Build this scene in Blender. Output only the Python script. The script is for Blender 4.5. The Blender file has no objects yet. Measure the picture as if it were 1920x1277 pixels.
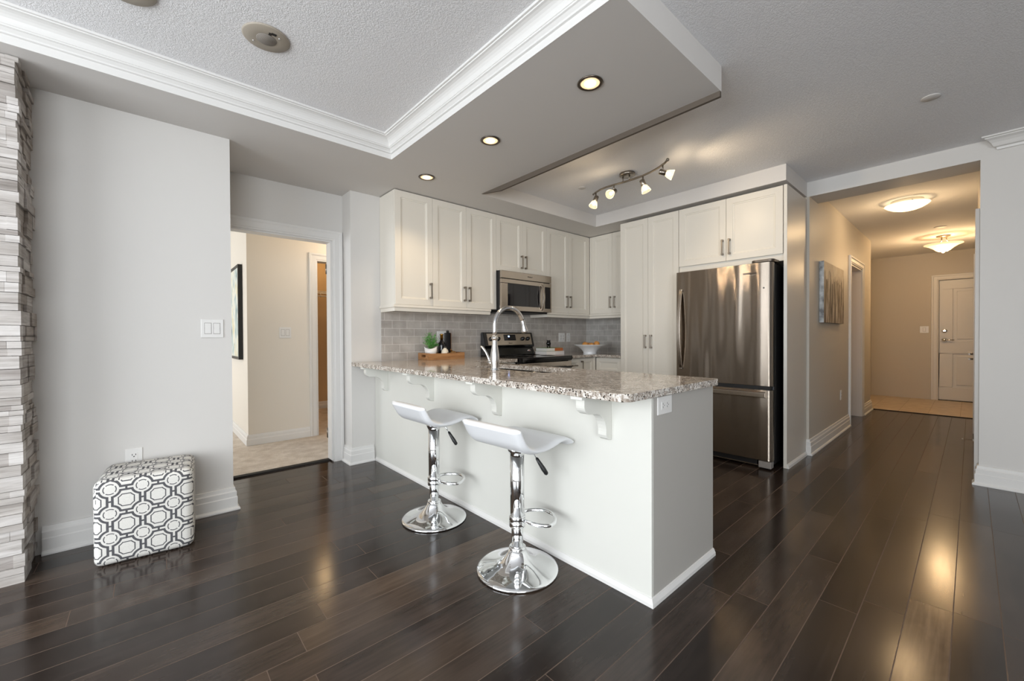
import bpy, math, random
from mathutils import Vector, Matrix
R = random.Random(7)
S = bpy.context.scene
COL = S.collection
PI = math.pi
rad = math.radians

# ------------------------------------------------------------------ camera
cam_d = bpy.data.cameras.new('camera')
cam = bpy.data.objects.new('camera', cam_d)
COL.objects.link(cam)
S.camera = cam
yaw, pitch, roll = rad(48.313), rad(0.548), rad(-0.275)
f = Vector((math.cos(pitch)*math.cos(yaw), math.cos(pitch)*math.sin(yaw), -math.sin(pitch)))
r0 = Vector((math.sin(yaw), -math.cos(yaw), 0)); u0 = r0.cross(f)
r_ = math.cos(roll)*r0 + math.sin(roll)*u0
u_ = -math.sin(roll)*r0 + math.cos(roll)*u0
m = Matrix((r_, u_, -f)).transposed().to_4x4()
m.translation = (0, 0, 1.1345)
cam.matrix_world = m
cam_d.sensor_fit = 'HORIZONTAL'; cam_d.sensor_width = 36.0
cam_d.lens = 767.2/1920*36.0
cam_d.clip_start = 0.02

# ------------------------------------------------------------------ world, exposure, daylight
S.view_settings.view_transform = 'Standard'
S.view_settings.look = 'None'
S.view_settings.gamma = 1.0
S.view_settings.use_curve_mapping = False
S.view_settings.exposure = 0.48
W = bpy.data.worlds.new('world'); S.world = W
W.use_nodes = True
W.node_tree.nodes['Background'].inputs[0].default_value = (0.75, 0.85, 1.0, 1)
W.node_tree.nodes['Background'].inputs[1].default_value = 1.0
S.cycles.max_bounces = 10
S.cycles.diffuse_bounces = 6
S.cycles.glossy_bounces = 5
S.cycles.transmission_bounces = 6
S.cycles.caustics_reflective = False
S.cycles.caustics_refractive = False
S.cycles.sample_clamp_indirect = 6.0
S.cycles.use_denoising = True

def area(name, loc, direction, w, h, power, color):
    d = bpy.data.lights.new(name, 'AREA'); d.shape = 'RECTANGLE'
    d.size = w; d.size_y = h; d.energy = power; d.color = color
    o = bpy.data.objects.new(name, d); COL.objects.link(o)
    o.location = loc
    o.rotation_euler = Vector(direction).to_track_quat('-Z', 'Y').to_euler()
    return o
def point(name, loc, power, color, radius=0.04):
    d = bpy.data.lights.new(name, 'POINT'); d.energy = power; d.color = color; d.shadow_soft_size = radius
    o = bpy.data.objects.new(name, d); COL.objects.link(o); o.location = loc
    return o
def spot(name, loc, power, color, angle=1.9, radius=0.04, blend=0.8):
    d = bpy.data.lights.new(name, 'SPOT'); d.energy = power; d.color = color
    d.spot_size = angle; d.spot_blend = blend; d.shadow_soft_size = radius
    o = bpy.data.objects.new(name, d); COL.objects.link(o); o.location = loc
    return o
DAY = (0.93, 0.97, 1.0)
WARM = (1.0, 0.68, 0.36)
# daylight through the two glazed walls behind the camera, and the bedroom window
area('daylight_west', (-3.12, 1.0, 1.30), (1, 0, -0.05), 3.6, 2.1, 138, DAY)
area('daylight_south', (-1.75, -2.92, 1.30), (0.05, 1, -0.05), 2.3, 2.1, 115, DAY)
area('daylight_bedroom', (-2.4, 6.2, 1.4), (1, 0, 0), 2.4, 1.8, 48, DAY)

# ------------------------------------------------------------------ materials
def srgb(h):
    h = h.lstrip('#'); c = [int(h[i:i+2], 16)/255 for i in (0, 2, 4)]
    return tuple(x/12.92 if x <= 0.04045 else ((x+0.055)/1.055)**2.4 for x in c)
class X:
    """a node socket with arithmetic"""
    nt = None
    def __init__(s, sock): s.s = sock
    @staticmethod
    def op(kind, *a):
        n = X.nt.nodes.new('ShaderNodeMath'); n.operation = kind
        for i, v in enumerate(a):
            if isinstance(v, X): X.nt.links.new(v.s, n.inputs[i])
            else: n.inputs[i].default_value = v
        return X(n.outputs[0])
    def __add__(s, o): return X.op('ADD', s, o)
    def __radd__(s, o): return X.op('ADD', o, s)
    def __sub__(s, o): return X.op('SUBTRACT', s, o)
    def __rsub__(s, o): return X.op('SUBTRACT', o, s)
    def __mul__(s, o): return X.op('MULTIPLY', s, o)
    def __rmul__(s, o): return X.op('MULTIPLY', o, s)
    def __truediv__(s, o): return X.op('DIVIDE', s, o)
    def abs(s): return X.op('ABSOLUTE', s)
    def floor(s): return X.op('FLOOR', s)
    def fract(s): return X.op('FRACT', s)
    def lt(s, o): return X.op('LESS_THAN', s, o)
    def gt(s, o): return X.op('GREATER_THAN', s, o)
    def max(s, o): return X.op('MAXIMUM', s, o)
    def min(s, o): return X.op('MINIMUM', s, o)
    def sqrt(s): return X.op('SQRT', s)

class Mat:
    def __init__(s, name, color=(0.8, 0.8, 0.8), rough=0.5, metal=0.0, spec=0.5, **kw):
        s.m = bpy.data.materials.new(name); s.m.use_nodes = True
        s.nt = s.m.node_tree; X.nt = s.nt
        s.b = s.nt.nodes['Principled BSDF']
        if isinstance(color, str): color = srgb(color)
        s.b.inputs['Base Color'].default_value = (*color, 1)
        s.b.inputs['Roughness'].default_value = rough
        s.b.inputs['Metallic'].default_value = metal
        s.b.inputs['Specular IOR Level'].default_value = spec
        for k, v in kw.items():
            s.b.inputs[k.replace('_', ' ')].default_value = v
    def N(s, t, **kw):
        n = s.nt.nodes.new(t)
        for k, v in kw.items(): setattr(n, k, v)
        return n
    def L(s, a, b): s.nt.links.new(a.s if isinstance(a, X) else a, b)
    def coord(s, which='Object', scale=None, loc=None, rot=None):
        t = s.N('ShaderNodeTexCoord')
        if scale is None and loc is None and rot is None: return t.outputs[which]
        mp = s.N('ShaderNodeMapping')
        s.L(t.outputs[which], mp.inputs[0])
        if scale: mp.inputs['Scale'].default_value = scale
        if loc: mp.inputs['Location'].default_value = loc
        if rot: mp.inputs['Rotation'].default_value = rot
        return mp.outputs[0]
    def noise(s, vec, scale, detail=2, rough=0.5, dist=0.0, out='Fac'):
        n = s.N('ShaderNodeTexNoise'); s.L(vec, n.inputs['Vector'])
        n.inputs['Scale'].default_value = scale; n.inputs['Detail'].default_value = detail
        n.inputs['Roughness'].default_value = rough; n.inputs['Distortion'].default_value = dist
        return n.outputs[out]
    def ramp(s, fac, stops, interp='LINEAR'):
        n = s.N('ShaderNodeValToRGB'); s.L(fac, n.inputs[0]); e = n.color_ramp
        e.interpolation = interp
        while len(e.elements) < len(stops): e.elements.new(0.5)
        for el, (p, c) in zip(e.elements, stops):
            el.position = p; c = srgb(c) if isinstance(c, str) else c
            el.color = (*c, 1)
        return n.outputs[0]
    def mix(s, fac, a, b, blend='MIX'):
        n = s.N('ShaderNodeMix'); n.data_type = 'RGBA'; n.blend_type = blend
        for v, i in ((fac, 0), (a, 6), (b, 7)):
            if isinstance(v, X): s.L(v.s, n.inputs[i])
            elif hasattr(v, 'is_linked'): s.L(v, n.inputs[i])
            elif isinstance(v, (int, float)): n.inputs[i].default_value = v
            else: n.inputs[i].default_value = (*(srgb(v) if isinstance(v, str) else v), 1)
        return n.outputs[2]
    def base(s, sock): s.L(sock, s.b.inputs['Base Color']); return s
    def bump(s, h, strength=0.3, dist=0.01):
        n = s.N('ShaderNodeBump'); n.inputs['Strength'].default_value = strength
        n.inputs['Distance'].default_value = dist
        s.L(h, n.inputs['Height']); s.L(n.outputs[0], s.b.inputs['Normal']); return s
    def sep(s, vec):
        n = s.N('ShaderNodeSeparateXYZ'); s.L(vec, n.inputs[0])
        return [X(o) for o in n.outputs]
    def comb(s, x, y, z=0.0):
        n = s.N('ShaderNodeCombineXYZ')
        for i, v in enumerate((x, y, z)):
            if isinstance(v, X): s.L(v.s, n.inputs[i])
            else: n.inputs[i].default_value = v
        return n.outputs[0]
    def white(s, vec):
        n = s.N('ShaderNodeTexWhiteNoise'); n.noise_dimensions = '3D'; s.L(vec, n.inputs['Vector'])
        return n.outputs['Value']
    def emit(s, color, strength):
        s.b.inputs['Emission Color'].default_value = (*color, 1)
        s.b.inputs['Emission Strength'].default_value = strength; return s

def paint(name, col, rough=0.6, bumps=0.05):
    M = Mat(name, col, rough, spec=0.3)
    M.bump(M.noise(M.coord(), 180, 2), bumps, 0.004)
    return M.m
M_WALL = paint('wall_paint', '#d3d1ce', 0.55)
M_SOFFIT = paint('soffit_paint', '#d3d0cd', 0.6)
M_BEDWALL = paint('bedroom_paint', '#dfd9cf', 0.6)
M_HALL = paint('hall_paint', '#c3bdb3', 0.5)
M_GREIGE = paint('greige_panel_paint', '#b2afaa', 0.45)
M_CABSHADE = paint('shaded_cabinet_paint', '#c6c0b7', 0.35)  # darker cabinet tone, the side face's shade put into the colour
M_CLOSET = paint('closet_paint', '#c9ad86', 0.7)
M_TRIM = paint('trim_paint', '#dddcda', 0.35, 0.02)
M_LIPSHADE = paint('beam_shade_color', '#5f564d', 0.7)
M_CAB = paint('cabinet_paint', '#dfdad0', 0.33, 0.02)
M_PANEL = paint('peninsula_paint', '#d8d8d2', 0.42, 0.02)
M_PLATE = Mat('plate_plastic', '#e0dfdd', 0.3).m
M_DARKGAP = Mat('dark_recess', '#15120f', 0.7).m
M_BLACK = Mat('black_enamel', '#0b0b0c', 0.12).m
M_BLACKMAT = Mat('black_plastic', '#141415', 0.45).m
M_CHROME = Mat('chrome', (0.86, 0.87, 0.88), 0.05, 1.0).m
M_FAUCET = Mat('polished_faucet_metal', (0.66, 0.66, 0.67), 0.16, 1.0).m
M_NICKEL = Mat('brushed_nickel', '#8f877d', 0.3, 1.0).m
M_NICKELD = Mat('dark_nickel', '#6e655c', 0.33, 1.0).m
M_GREYPL = Mat('grey_plastic', '#8a8581', 0.4).m

def stainless(name, col, rough, smear, wob):
    """brushed steel: horizontal brush lines scatter light up and down; the sheet is slightly wavy"""
    M = Mat(name, col, rough, 1.0)
    w = X(M.noise(M.coord('Object', scale=(900, 900, 3000)), 1.0, 0)) - 0.5
    lo = X(M.noise(M.coord('Object', scale=(11.0, 11.0, 0.75)), 1.0, 1, 0.4)) - 0.5
    g = M.N('ShaderNodeNewGeometry')
    nx, ny, nz = M.sep(g.outputs['Normal'])
    k = lo * wob
    v = M.comb(nx - ny * k, ny + nx * k, nz + w * smear)
    n = M.N('ShaderNodeVectorMath'); n.operation = 'NORMALIZE'; M.L(v, n.inputs[0])
    M.L(n.outputs[0], M.b.inputs['Normal'])
    return M.m
M_STEEL = stainless('stainless_steel', '#9c9185', 0.13, 1.6, 0.34)
M_STEELX = stainless('stainless_trim', '#b9afa4', 0.25, 0.5, 0.1)
M_SINK = Mat('sink_steel', '#b4b2ae', 0.25, 1.0).m

def glow(name, col, strength, rough=0.4):
    M = Mat(name, col, rough); M.emit(col, strength); return M.m
M_BULB = glow('lit_bulb', (1.0, 0.84, 0.6), 5)
M_POTGLOW = glow('lit_lamp_face', (1.0, 0.70, 0.40), 0.75)
M_FLUSH = glow('lit_frosted_bowl', (1.0, 0.84, 0.58), 1.05)
M_SEMI = glow('lit_alabaster_bowl', (1.0, 0.72, 0.40), 0.65)
M_DIGIT = glow('lit_digits', (0.35, 0.5, 1.0), 3)
def glassm(name, col, rough, tr=1.0):
    M = Mat(name, col, rough); M.b.inputs['Transmission Weight'].default_value = tr
    M.b.inputs['IOR'].default_value = 1.2; return M
M_SHADE = glassm('lamp_glass', (1.0, 0.93, 0.8), 0.15).emit((1.0, 0.80, 0.50), 0.30).m
M_WINGLASS = glassm('window_glass', (0.95, 1, 1), 0.0).m

def wood_floor():
    M = Mat('dark_wood_planks', (0.03, 0.02, 0.017), 0.25)
    x, y, z = M.sep(M.coord())
    wv = 0.129; yy = (y - 0.045) / wv; row = yy.floor()
    off = X(M.white(M.comb(row, 3.7, 1.1))) * 7.0
    xx = (x + off) / 1.25; plank = xx.floor()
    rid = X(M.white(M.comb(row, plank, 5.0)))
    ey = (yy.fract() - 0.5).abs(); ex = (xx.fract() - 0.5).abs()
    gap = ey.gt(0.5 - 0.0016/wv).max(ex.gt(0.5 - 0.0014/1.25))
    gv = M.comb(x * 1.6 + rid * 40.0, y * 30.0, rid * 9.0)
    grain = M.noise(gv, 2.4, 4, 0.55, 0.25)
    blot = M.noise(M.comb(x * 1.6 + rid * 17.0, y * 5.0, rid * 4.0), 2.0, 3, 0.6, 0.4)
    c1 = M.ramp(rid, [(0.0, '#302824'), (0.4, '#3f3530'), (0.8, '#4e423a'), (1.0, '#685647')])
    c2 = M.mix(1.0, c1, M.ramp(grain, [(0.25, '#c2bfbc'), (0.75, '#ffffff')]), 'MULTIPLY')
    c3 = M.mix(1.0, c2, M.ramp(blot, [(0.3, '#bdb8b4'), (0.7, '#ffffff')]), 'MULTIPLY')
    c4 = M.mix(gap, c3, '#5c4c41')
    M.base(c4)
    M.L(X(grain) * 0.06 + 0.15 + gap * 0.5, M.b.inputs['Roughness'])
    M.b.inputs['Specular IOR Level'].default_value = 0.42
    M.bump((1.0 - gap) + X(blot) * 0.25, 0.12, 0.003)
    return M.m
M_FLOOR = wood_floor()

def ceiling_mat():
    M = Mat('knockdown_ceiling', '#ececee', 0.8, spec=0.2)
    v = M.coord()
    a = M.noise(v, 105, 3, 0.55, 1.0)
    h = M.ramp(a, [(0.42, (0, 0, 0)), (0.58, (1, 1, 1))])
    M.bump(h, 0.42, 0.005); return M.m
M_CEIL = ceiling_mat()

def granite():
    M = Mat('speckled_granite', (0.5, 0.45, 0.4), 0.08)
    v = M.coord()
    vo = M.N('ShaderNodeTexVoronoi'); M.L(v, vo.inputs['Vector']); vo.inputs['Scale'].default_value = 170
    cx, cy, cz = M.sep(vo.outputs['Color'])
    cell = M.ramp(cx, [(0.0, '#857a70'), (0.22, '#a69b90'), (0.45, '#c9c2ba'), (1.0, '#e0dcd6')])
    big = X(M.noise(v, 26, 3, 0.6, 0.4))
    c = M.mix(big.gt(0.52) * 0.6, cell, '#8a7d70')
    v2 = M.N('ShaderNodeTexVoronoi'); M.L(v, v2.inputs['Vector']); v2.inputs['Scale'].default_value = 115
    a, b_, c_ = M.sep(v2.outputs['Color'])
    sp = X(v2.outputs['Distance']).lt(0.42) * a.gt(0.80)
    c = M.mix(sp, c, '#29231f')
    sp2 = X(v2.outputs['Distance']).lt(0.40) * b_.gt(0.84)
    c = M.mix(sp2, c, '#5d4f47')
    M.base(c); return M.m
M_GRANITE = granite()

def tile_mat(name, ax, c1, c2, grout, w, h, rough, off=0.5, z0=0.912, u0=0.0):
    M = Mat(name, c1, rough)
    x, y, z = M.sep(M.coord())
    hor, ver = {'xz': (x, z), 'yz': (y, z), 'xy': (x, y)}[ax]
    yy = (ver - z0) / h; row = yy.floor()
    xx = (hor - u0) / w + (row * 0.5).fract() * (off * 2.0); cid = xx.floor()
    gap = (yy.fract() - 0.5).abs().gt(0.5 - 0.0015/h).max((xx.fract() - 0.5).abs().gt(0.5 - 0.0015/w))
    rnd = M.white(M.comb(row, cid, 2.0))
    nz = M.noise(M.coord(), 9, 3)
    c = M.mix(rnd, c1, c2)
    c = M.mix(1.0, c, M.ramp(nz, [(0.3, '#e2e0de'), (0.7, '#ffffff')]), 'MULTIPLY')
    c = M.mix(gap, c, grout)
    M.base(c)
    M.L(gap * 0.5 + rough, M.b.inputs['Roughness'])
    M.bump((1.0 - gap) + X(M.noise(M.coord(), 6, 2)) * 0.5, 0.18, 0.004)
    return M.m
M_TILEB = tile_mat('grey_subway_tile_back', 'xz', '#b6b0aa', '#c1bbb5', '#d8d4cf', 0.153, 0.0765, 0.12, u0=1.585)
M_TILES = tile_mat('grey_subway_tile_side', 'yz', '#b4b2af', '#bfbdba', '#d8d5d1', 0.153, 0.0765, 0.12, u0=3.6)
M_FOYER = tile_mat('beige_floor_tile', 'xy', '#c7b295', '#cfbb9f', '#a08b70', 0.62, 0.31, 0.3, off=0.33, z0=0.1)

def carpet():
    M = Mat('beige_carpet', '#b7aa9c', 0.95, spec=0.1)
    n = M.noise(M.coord(), 150, 4, 0.7)
    b = M.noise(M.coord(), 9, 3, 0.6)
    c = M.ramp(n, [(0.3, '#cabfb2'), (0.7, '#ece3d8')])
    c = M.mix(1.0, c, M.ramp(b, [(0.3, '#e2ddd8'), (0.7, '#ffffff')]), 'MULTIPLY')
    M.base(c).bump(n, 0.6, 0.01); return M.m
M_CARPET = carpet()

def stone(name, a, b, c):
    M = Mat(name, a, 0.75, spec=0.25)
    v = M.coord('Object', scale=(3.2, 3.2, 60))
    g = M.noise(v, 1.0, 5, 0.65, 0.35)
    k = M.noise(M.coord('Object', scale=(2, 2, 9)), 2.0, 3, 0.6)
    col = M.ramp(g, [(0.28, c), (0.5, a), (0.75, b)])
    col = M.mix(1.0, col, M.ramp(k, [(0.3, '#d9d6d3'), (0.7, '#ffffff')]), 'MULTIPLY')
    M.base(col).bump(g, 0.35, 0.006); return M.m
M_ST = [stone('stone_pale', '#bfbab6', '#d2cecb', '#9a948f'), stone('stone_grey', '#aaa4a0', '#c1bcb8', '#86807b'),
        stone('stone_white', '#cfcbc8', '#dfdcda', '#b0aba7'), stone('stone_brown', '#a39b94', '#b9b2ab', '#7f7770')]

def ottoman_mat():
    M = Mat('lattice_print_fabric', '#e2e0dc', 0.85, spec=0.15)
    t = M.N('ShaderNodeUVMap'); t.uv_map = 'UVMap'
    u, v, _ = M.sep(t.outputs[0])
    s = 0.122
    cu = (((u / s).fract() - 0.5) * s); cv = (((v / s).fract() - 0.5) * s)          # circle cell centre
    ou = (((u / s + 0.5).fract() - 0.5) * s); ov = (((v / s + 0.5).fract() - 0.5) * s)  # octagon cell centre
    rc = (cu * cu + cv * cv).sqrt()
    ax, ay = ou.abs(), ov.abs()
    sd = (ax - 0.0515).max(ay - 0.0515).max(0.0402 - rc)
    outline = sd.abs().lt(0.0050)
    star = (ax - 0.0295).max(ay - 0.0295).max(0.0548 - rc).abs().lt(0.0023)
    ring = (rc - 0.0240).abs().lt(0.0021) * ((cu.abs() - cv.abs()).abs().gt(0.0045))
    barh = (ax - 0.061).abs().lt(0.0100) * ay.lt(0.0042)
    barv = (ay - 0.061).abs().lt(0.0100) * ax.lt(0.0042)
    dark = outline.max(star).max(ring).max(barh).max(barv)
    nz = M.noise(M.coord(), 320, 2)
    white = M.ramp(nz, [(0.3, '#cfcdc8'), (0.7, '#dddbd6')])
    dk = M.ramp(nz, [(0.3, '#4a4a4d'), (0.7, '#5f5f62')])
    M.base(M.mix(dark, white, dk)).bump(nz, 0.2, 0.002)
    return M.m
M_OTTO = ottoman_mat()
M_SEAT = Mat('white_leatherette', '#dfe1e4', 0.33).m
M_SEATTOP = M_SEAT

def woodm(name, a, b, scale=(6, 60, 60)):
    M = Mat(name, a, 0.5); n = M.noise(M.coord('Object', scale=scale), 1.0, 4, 0.6, 0.5)
    M.base(M.ramp(n, [(0.3, a), (0.7, b)])); return M.m
M_TRAY = woodm('tray_wood', '#8f623c', '#b98a5c')
M_COPPER = Mat('copper_foil', '#a9713f', 0.3, 0.9).m
M_GOLD = Mat('gold_foil', '#c79a45', 0.25, 1.0).m
M_BOTTLE = Mat('dark_bottle_glass', '#0d0c10', 0.08).m
M_CREAM = Mat('cream_glaze', '#ded7c6', 0.3).m
M_BROWNLBL = Mat('brown_label', '#5b473f', 0.6).m
M_WHITEC = Mat('white_ceramic', '#eef0f2', 0.15).m
M_POTW = Mat('white_pot_glaze', '#e9e7e4', 0.35).m
M_ORANGE = Mat('orange_peel', '#cf9048', 0.45)
M_ORANGE.bump(M_ORANGE.noise(M_ORANGE.coord(), 300, 2), 0.25, 0.003); M_ORANGE = M_ORANGE.m
def leafm(n, a, b):
    M = Mat(n, a, 0.5); M.base(M.ramp(M.noise(M.coord(), 45, 2), [(0.35, a), (0.65, b)])); return M.m
M_LEAF = leafm('herb_leaf', '#2c6b22', '#6fb356')
M_SOIL = Mat('soil', '#2a1d14', 0.9).m
M_PAPER = Mat('book_pages', '#e6e3de', 0.8).m
M_BKGREEN = Mat('green_cover', '#6f8a35', 0.4).m
M_BKORANGE = Mat('orange_cover', '#b9663a', 0.4).m
M_BKWHITE = Mat('white_cover', '#dcd7d6', 0.4).m
M_BKRED = Mat('red_print', '#c0503f', 0.5).m
M_HUSK = woodm('brown_husk', '#5f4022', '#a27b48', (30, 30, 90))
M_SPEAKER = Mat('speaker_plate', '#a1988b', 0.5).m
def grille():
    M = Mat('speaker_grille', '#8f8985', 0.6)
    x, y, z = M.sep(M.coord('Object'))
    rr = (x*x + y*y).sqrt()
    h = (rr * 190.0).fract()
    M.base(M.ramp(h, [(0.3, '#6a645e'), (0.6, '#989189')], 'LINEAR')); return M.m
M_GRILLE = grille()
M_LOGOD = Mat('badge_dark', '#3a332f', 0.35, 0.8).m
M_LOGOL = Mat('badge_silver', '#d8d6d4', 0.25, 0.8).m
M_SCREEN = Mat('tinted_glass', '#17161a', 0.06).m

def hall_art():
    M = Mat('abstract_canvas', '#8a7a66', 0.6)
    x, y, z = M.sep(M.coord('Object'))
    v = M.comb((x + y) * 16.0, 0.0, z * 2.2)
    a = M.noise(v, 1.4, 5, 0.65, 0.4)
    v2 = M.comb((x + y) * 38.0, 0.0, z * 1.1)
    b = M.noise(v2, 1.0, 3, 0.6)
    ht = X(M.noise(M.comb((x + y) * 9.0, 3.0, 0.0), 1.6, 2))
    fade = (z / 0.62 - ht * 0.9).lt(0.32)
    col = M.ramp(a, [(0.36, '#2b241e'), (0.45, '#6b5e50'), (0.54, '#a99d8c'), (0.66, '#ded9cf')])
    col = M.mix(M.ramp(b, [(0.45, (0, 0, 0)), (0.6, (0.75, 0.75, 0.75))]), col, '#54483c')
    bg = M.ramp(M.noise(M.coord(), 5, 4, 0.6), [(0.3, '#a79a86'), (0.7, '#c9c0b0')])
    M.base(M.mix(fade, bg, col)); return M.m
M_ART = hall_art()
def canvas_edge():
    M = Mat('silver_canvas_edge', '#b9bcbf', 0.5)
    M.base(M.ramp(M.noise(M.coord('Object', scale=(10, 10, 8)), 1.5, 4), [(0.35, '#6f7072'), (0.5, '#a9acae'), (0.7, '#d9dcde')])); return M.m
M_ARTEDGE = canvas_edge()
def bed_art():
    M = Mat('pale_painting', '#cfd2cc', 0.6)
    x, y, z = M.sep(M.coord('Object'))
    n = M.noise(M.comb(y * 9.0, 0.0, z * 3.0), 1.2, 5, 0.6, 0.8)
    M.base(M.ramp(n, [(0.3, '#3f5a60'), (0.42, '#9fb4b6'), (0.55, '#dfe0d8'), (0.68, '#cbbf8e'), (0.8, '#e9e9e4')])); return M.m
M_BEDART = bed_art()

# ------------------------------------------------------------------ mesh building
class MB:
    def __init__(s): s.v = []; s.f = []; s.sm = []; s.mi = []; s.cur = 0
    def add(s, vs, fs, smooth=False):
        b = len(s.v); s.v += [tuple(p) for p in vs]
        for q in fs:
            s.f.append([b + i for i in q]); s.sm.append(smooth); s.mi.append(s.cur)
        return s
    def box(s, x0, x1, y0, y1, z0, z1):
        x0, x1 = sorted((x0, x1)); y0, y1 = sorted((y0, y1)); z0, z1 = sorted((z0, z1))
        v = [(x, y, z) for z in (z0, z1) for y in (y0, y1) for x in (x0, x1)]
        return s.add(v, [(0, 2, 3, 1), (4, 5, 7, 6), (0, 1, 5, 4), (2, 6, 7, 3), (0, 4, 6, 2), (1, 3, 7, 5)])
    def prism(s, poly, a0, a1, axis='z', smooth=False):
        """poly: 2D points; axis z -> (x,y), y -> (x,z), x -> (y,z)"""
        def P(p, a): return {'z': (p[0], p[1], a), 'y': (p[0], a, p[1]), 'x': (a, p[0], p[1])}[axis]
        n = len(poly); v = [P(p, a0) for p in poly] + [P(p, a1) for p in poly]
        s.add(v, [tuple(range(n))[::-1], tuple(range(n, 2*n))])
        b = len(s.v) - 2*n
        for i in range(n):
            j = (i + 1) % n
            s.f.append([b+i, b+j, b+n+j, b+n+i]); s.sm.append(smooth); s.mi.append(s.cur)
        return s
    def lathe(s, prof, c=(0, 0, 0), seg=48, axis=(0, 0, 1), sx=1.0, sy=1.0):
        """prof: (r, h) along axis from c"""
        q = Vector((0, 0, 1)).rotation_difference(Vector(axis).normalized())
        c = Vector(c); vs = []; fs = []
        n = len(prof)
        for (r, h) in prof:
            for k in range(seg):
                a = 2*PI*k/seg
                vs.append(c + q @ Vector((r*sx*math.cos(a), r*sy*math.sin(a), h)))
        for i in range(n - 1):
            for k in range(seg):
                l = (k + 1) % seg
                fs.append((i*seg+k, i*seg+l, (i+1)*seg+l, (i+1)*seg+k))
        s.add(vs, fs, True); b = len(s.v) - n*seg
        if prof[0][0] > 1e-5: s.f.append([b + k for k in range(seg)][::-1]); s.sm.append(False); s.mi.append(s.cur)
        if prof[-1][0] > 1e-5: s.f.append([b + (n-1)*seg + k for k in range(seg)]); s.sm.append(False); s.mi.append(s.cur)
        return s
    def cyl(s, p0, p1, r0, r1=None, seg=24):
        p0 = Vector(p0); d = Vector(p1) - p0
        return s.lathe([(r0, 0), (r0 if r1 is None else r1, d.length)], p0, seg, d)
    def tube(s, path, r, seg=12, closed=False):
        P = [Vector(p) for p in path]; n = len(P); vs = []; fs = []
        up = None
        for i in range(n):
            a = P[(i-1) % n] if (closed or i > 0) else P[i]
            b = P[(i+1) % n] if (closed or i < n-1) else P[i]
            t = (b - a).normalized()
            if up is None:
                up = Vector((0, 0, 1)) if abs(t.z) < 0.9 else Vector((1, 0, 0))
            up = (up - t*up.dot(t)).normalized(); w = t.cross(up)
            rr = r[i] if isinstance(r, (list, tuple)) else r
            for k in range(seg):
                a_ = 2*PI*k/seg
                vs.append(P[i] + up*math.cos(a_)*rr + w*math.sin(a_)*rr)
        m_ = n if closed else n-1
        for i in range(m_):
            j = (i+1) % n
            for k in range(seg):
                l = (k+1) % seg
                fs.append((i*seg+k, i*seg+l, j*seg+l, j*seg+k))
        s.add(vs, fs, True); b = len(s.v) - n*seg
        if not closed:
            s.f.append([b+k for k in range(seg)][::-1]); s.sm.append(False); s.mi.append(s.cur)
            s.f.append([b+(n-1)*seg+k for k in range(seg)]); s.sm.append(False); s.mi.append(s.cur)
        return s
    def sweep(s, prof, path, n=(0, 0, 1), closed=False, end0=None, end1=None):
        """profile (a,b): a = to the left of travel in the plane of normal n, b along n; mitred"""
        n = Vector(n); P = [Vector(p) for p in path]; N = len(P); k = len(prof); vs = []
        D = [(P[(i+1) % N] - P[i]).normalized() for i in range(N if closed else N-1)]
        for i in range(N):
            if closed: d0, d1 = D[i-1], D[i]
            else: d0 = D[max(i-1, 0)]; d1 = D[min(i, N-2)]
            l0, l1 = n.cross(d0), n.cross(d1)
            lat = (l0 + l1); lat = lat / max(lat.length_squared/2, 1e-6)
            for (a, b) in prof:
                p = P[i] + lat*a + n*b
                if i == 0 and end0: p = p + D[0]*end0*a
                if i == N-1 and end1: p = p + D[-1]*end1*a
                vs.append(p)
        fs = []
        for i in range(N if closed else N-1):
            j = (i+1) % N
            for q in range(k):
                w = (q+1) % k
                fs.append((i*k+q, i*k+w, j*k+w, j*k+q))
        if not closed:
            fs.append(tuple(range(k))[::-1]); fs.append(tuple((N-1)*k + q for q in range(k)))
        return s.add(vs, fs)
    def sphere(s, c, rx, ry, rz, seg=20, rings=12):
        prof = []
        vs = []; fs = []
        for i in range(rings+1):
            t = PI*i/rings
            for k in range(seg):
                a = 2*PI*k/seg
                vs.append((c[0]+rx*math.sin(t)*math.cos(a), c[1]+ry*math.sin(t)*math.sin(a), c[2]-rz*math.cos(t)))
        for i in range(rings):
            for k in range(seg):
                l = (k+1) % seg
                fs.append((i*seg+k, i*seg+l, (i+1)*seg+l, (i+1)*seg+k))
        return s.add(vs, fs, True)
    def build(s, name, mat, parent=None, bevel=0, seg=2, loc=None, rotz=0, kind=None):
        me = bpy.data.meshes.new(name)
        me.from_pydata(s.v, [], s.f)
        import bmesh as _b
        bm = _b.new(); bm.from_mesh(me)
        for fc, sm_, mi_ in zip(bm.faces, s.sm, s.mi): fc.smooth = sm_; fc.material_index = mi_
        _b.ops.remove_doubles(bm, verts=bm.verts, dist=1e-6)
        _b.ops.recalc_face_normals(bm, faces=bm.faces)
        bm.to_mesh(me); bm.free()
        for mt in (mat if isinstance(mat, (list, tuple)) else [mat]): me.materials.append(mt)
        o = bpy.data.objects.new(name, me); COL.objects.link(o)
        if parent: o.parent = parent
        if loc: o.location = loc
        if rotz: o.rotation_euler = (0, 0, rotz)
        if bevel:
            md = o.modifiers.new('bevel', 'BEVEL'); md.width = bevel; md.segments = seg
            md.limit_method = 'ANGLE'; md.angle_limit = rad(40); md.harden_normals = False
        if kind: o['kind'] = kind
        return o
def struct(name, mb, mat, bevel=0): return mb.build(name, mat, None, bevel, kind='structure')
def thing(name, label, cat, loc=(0, 0, 0), rotz=0, group=None):
    o = bpy.data.objects.new(name, None); COL.objects.link(o)
    o.empty_display_size = 0.05
    o.location = loc; o.rotation_euler = (0, 0, rotz); return tag(o, label, cat, group)
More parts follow.
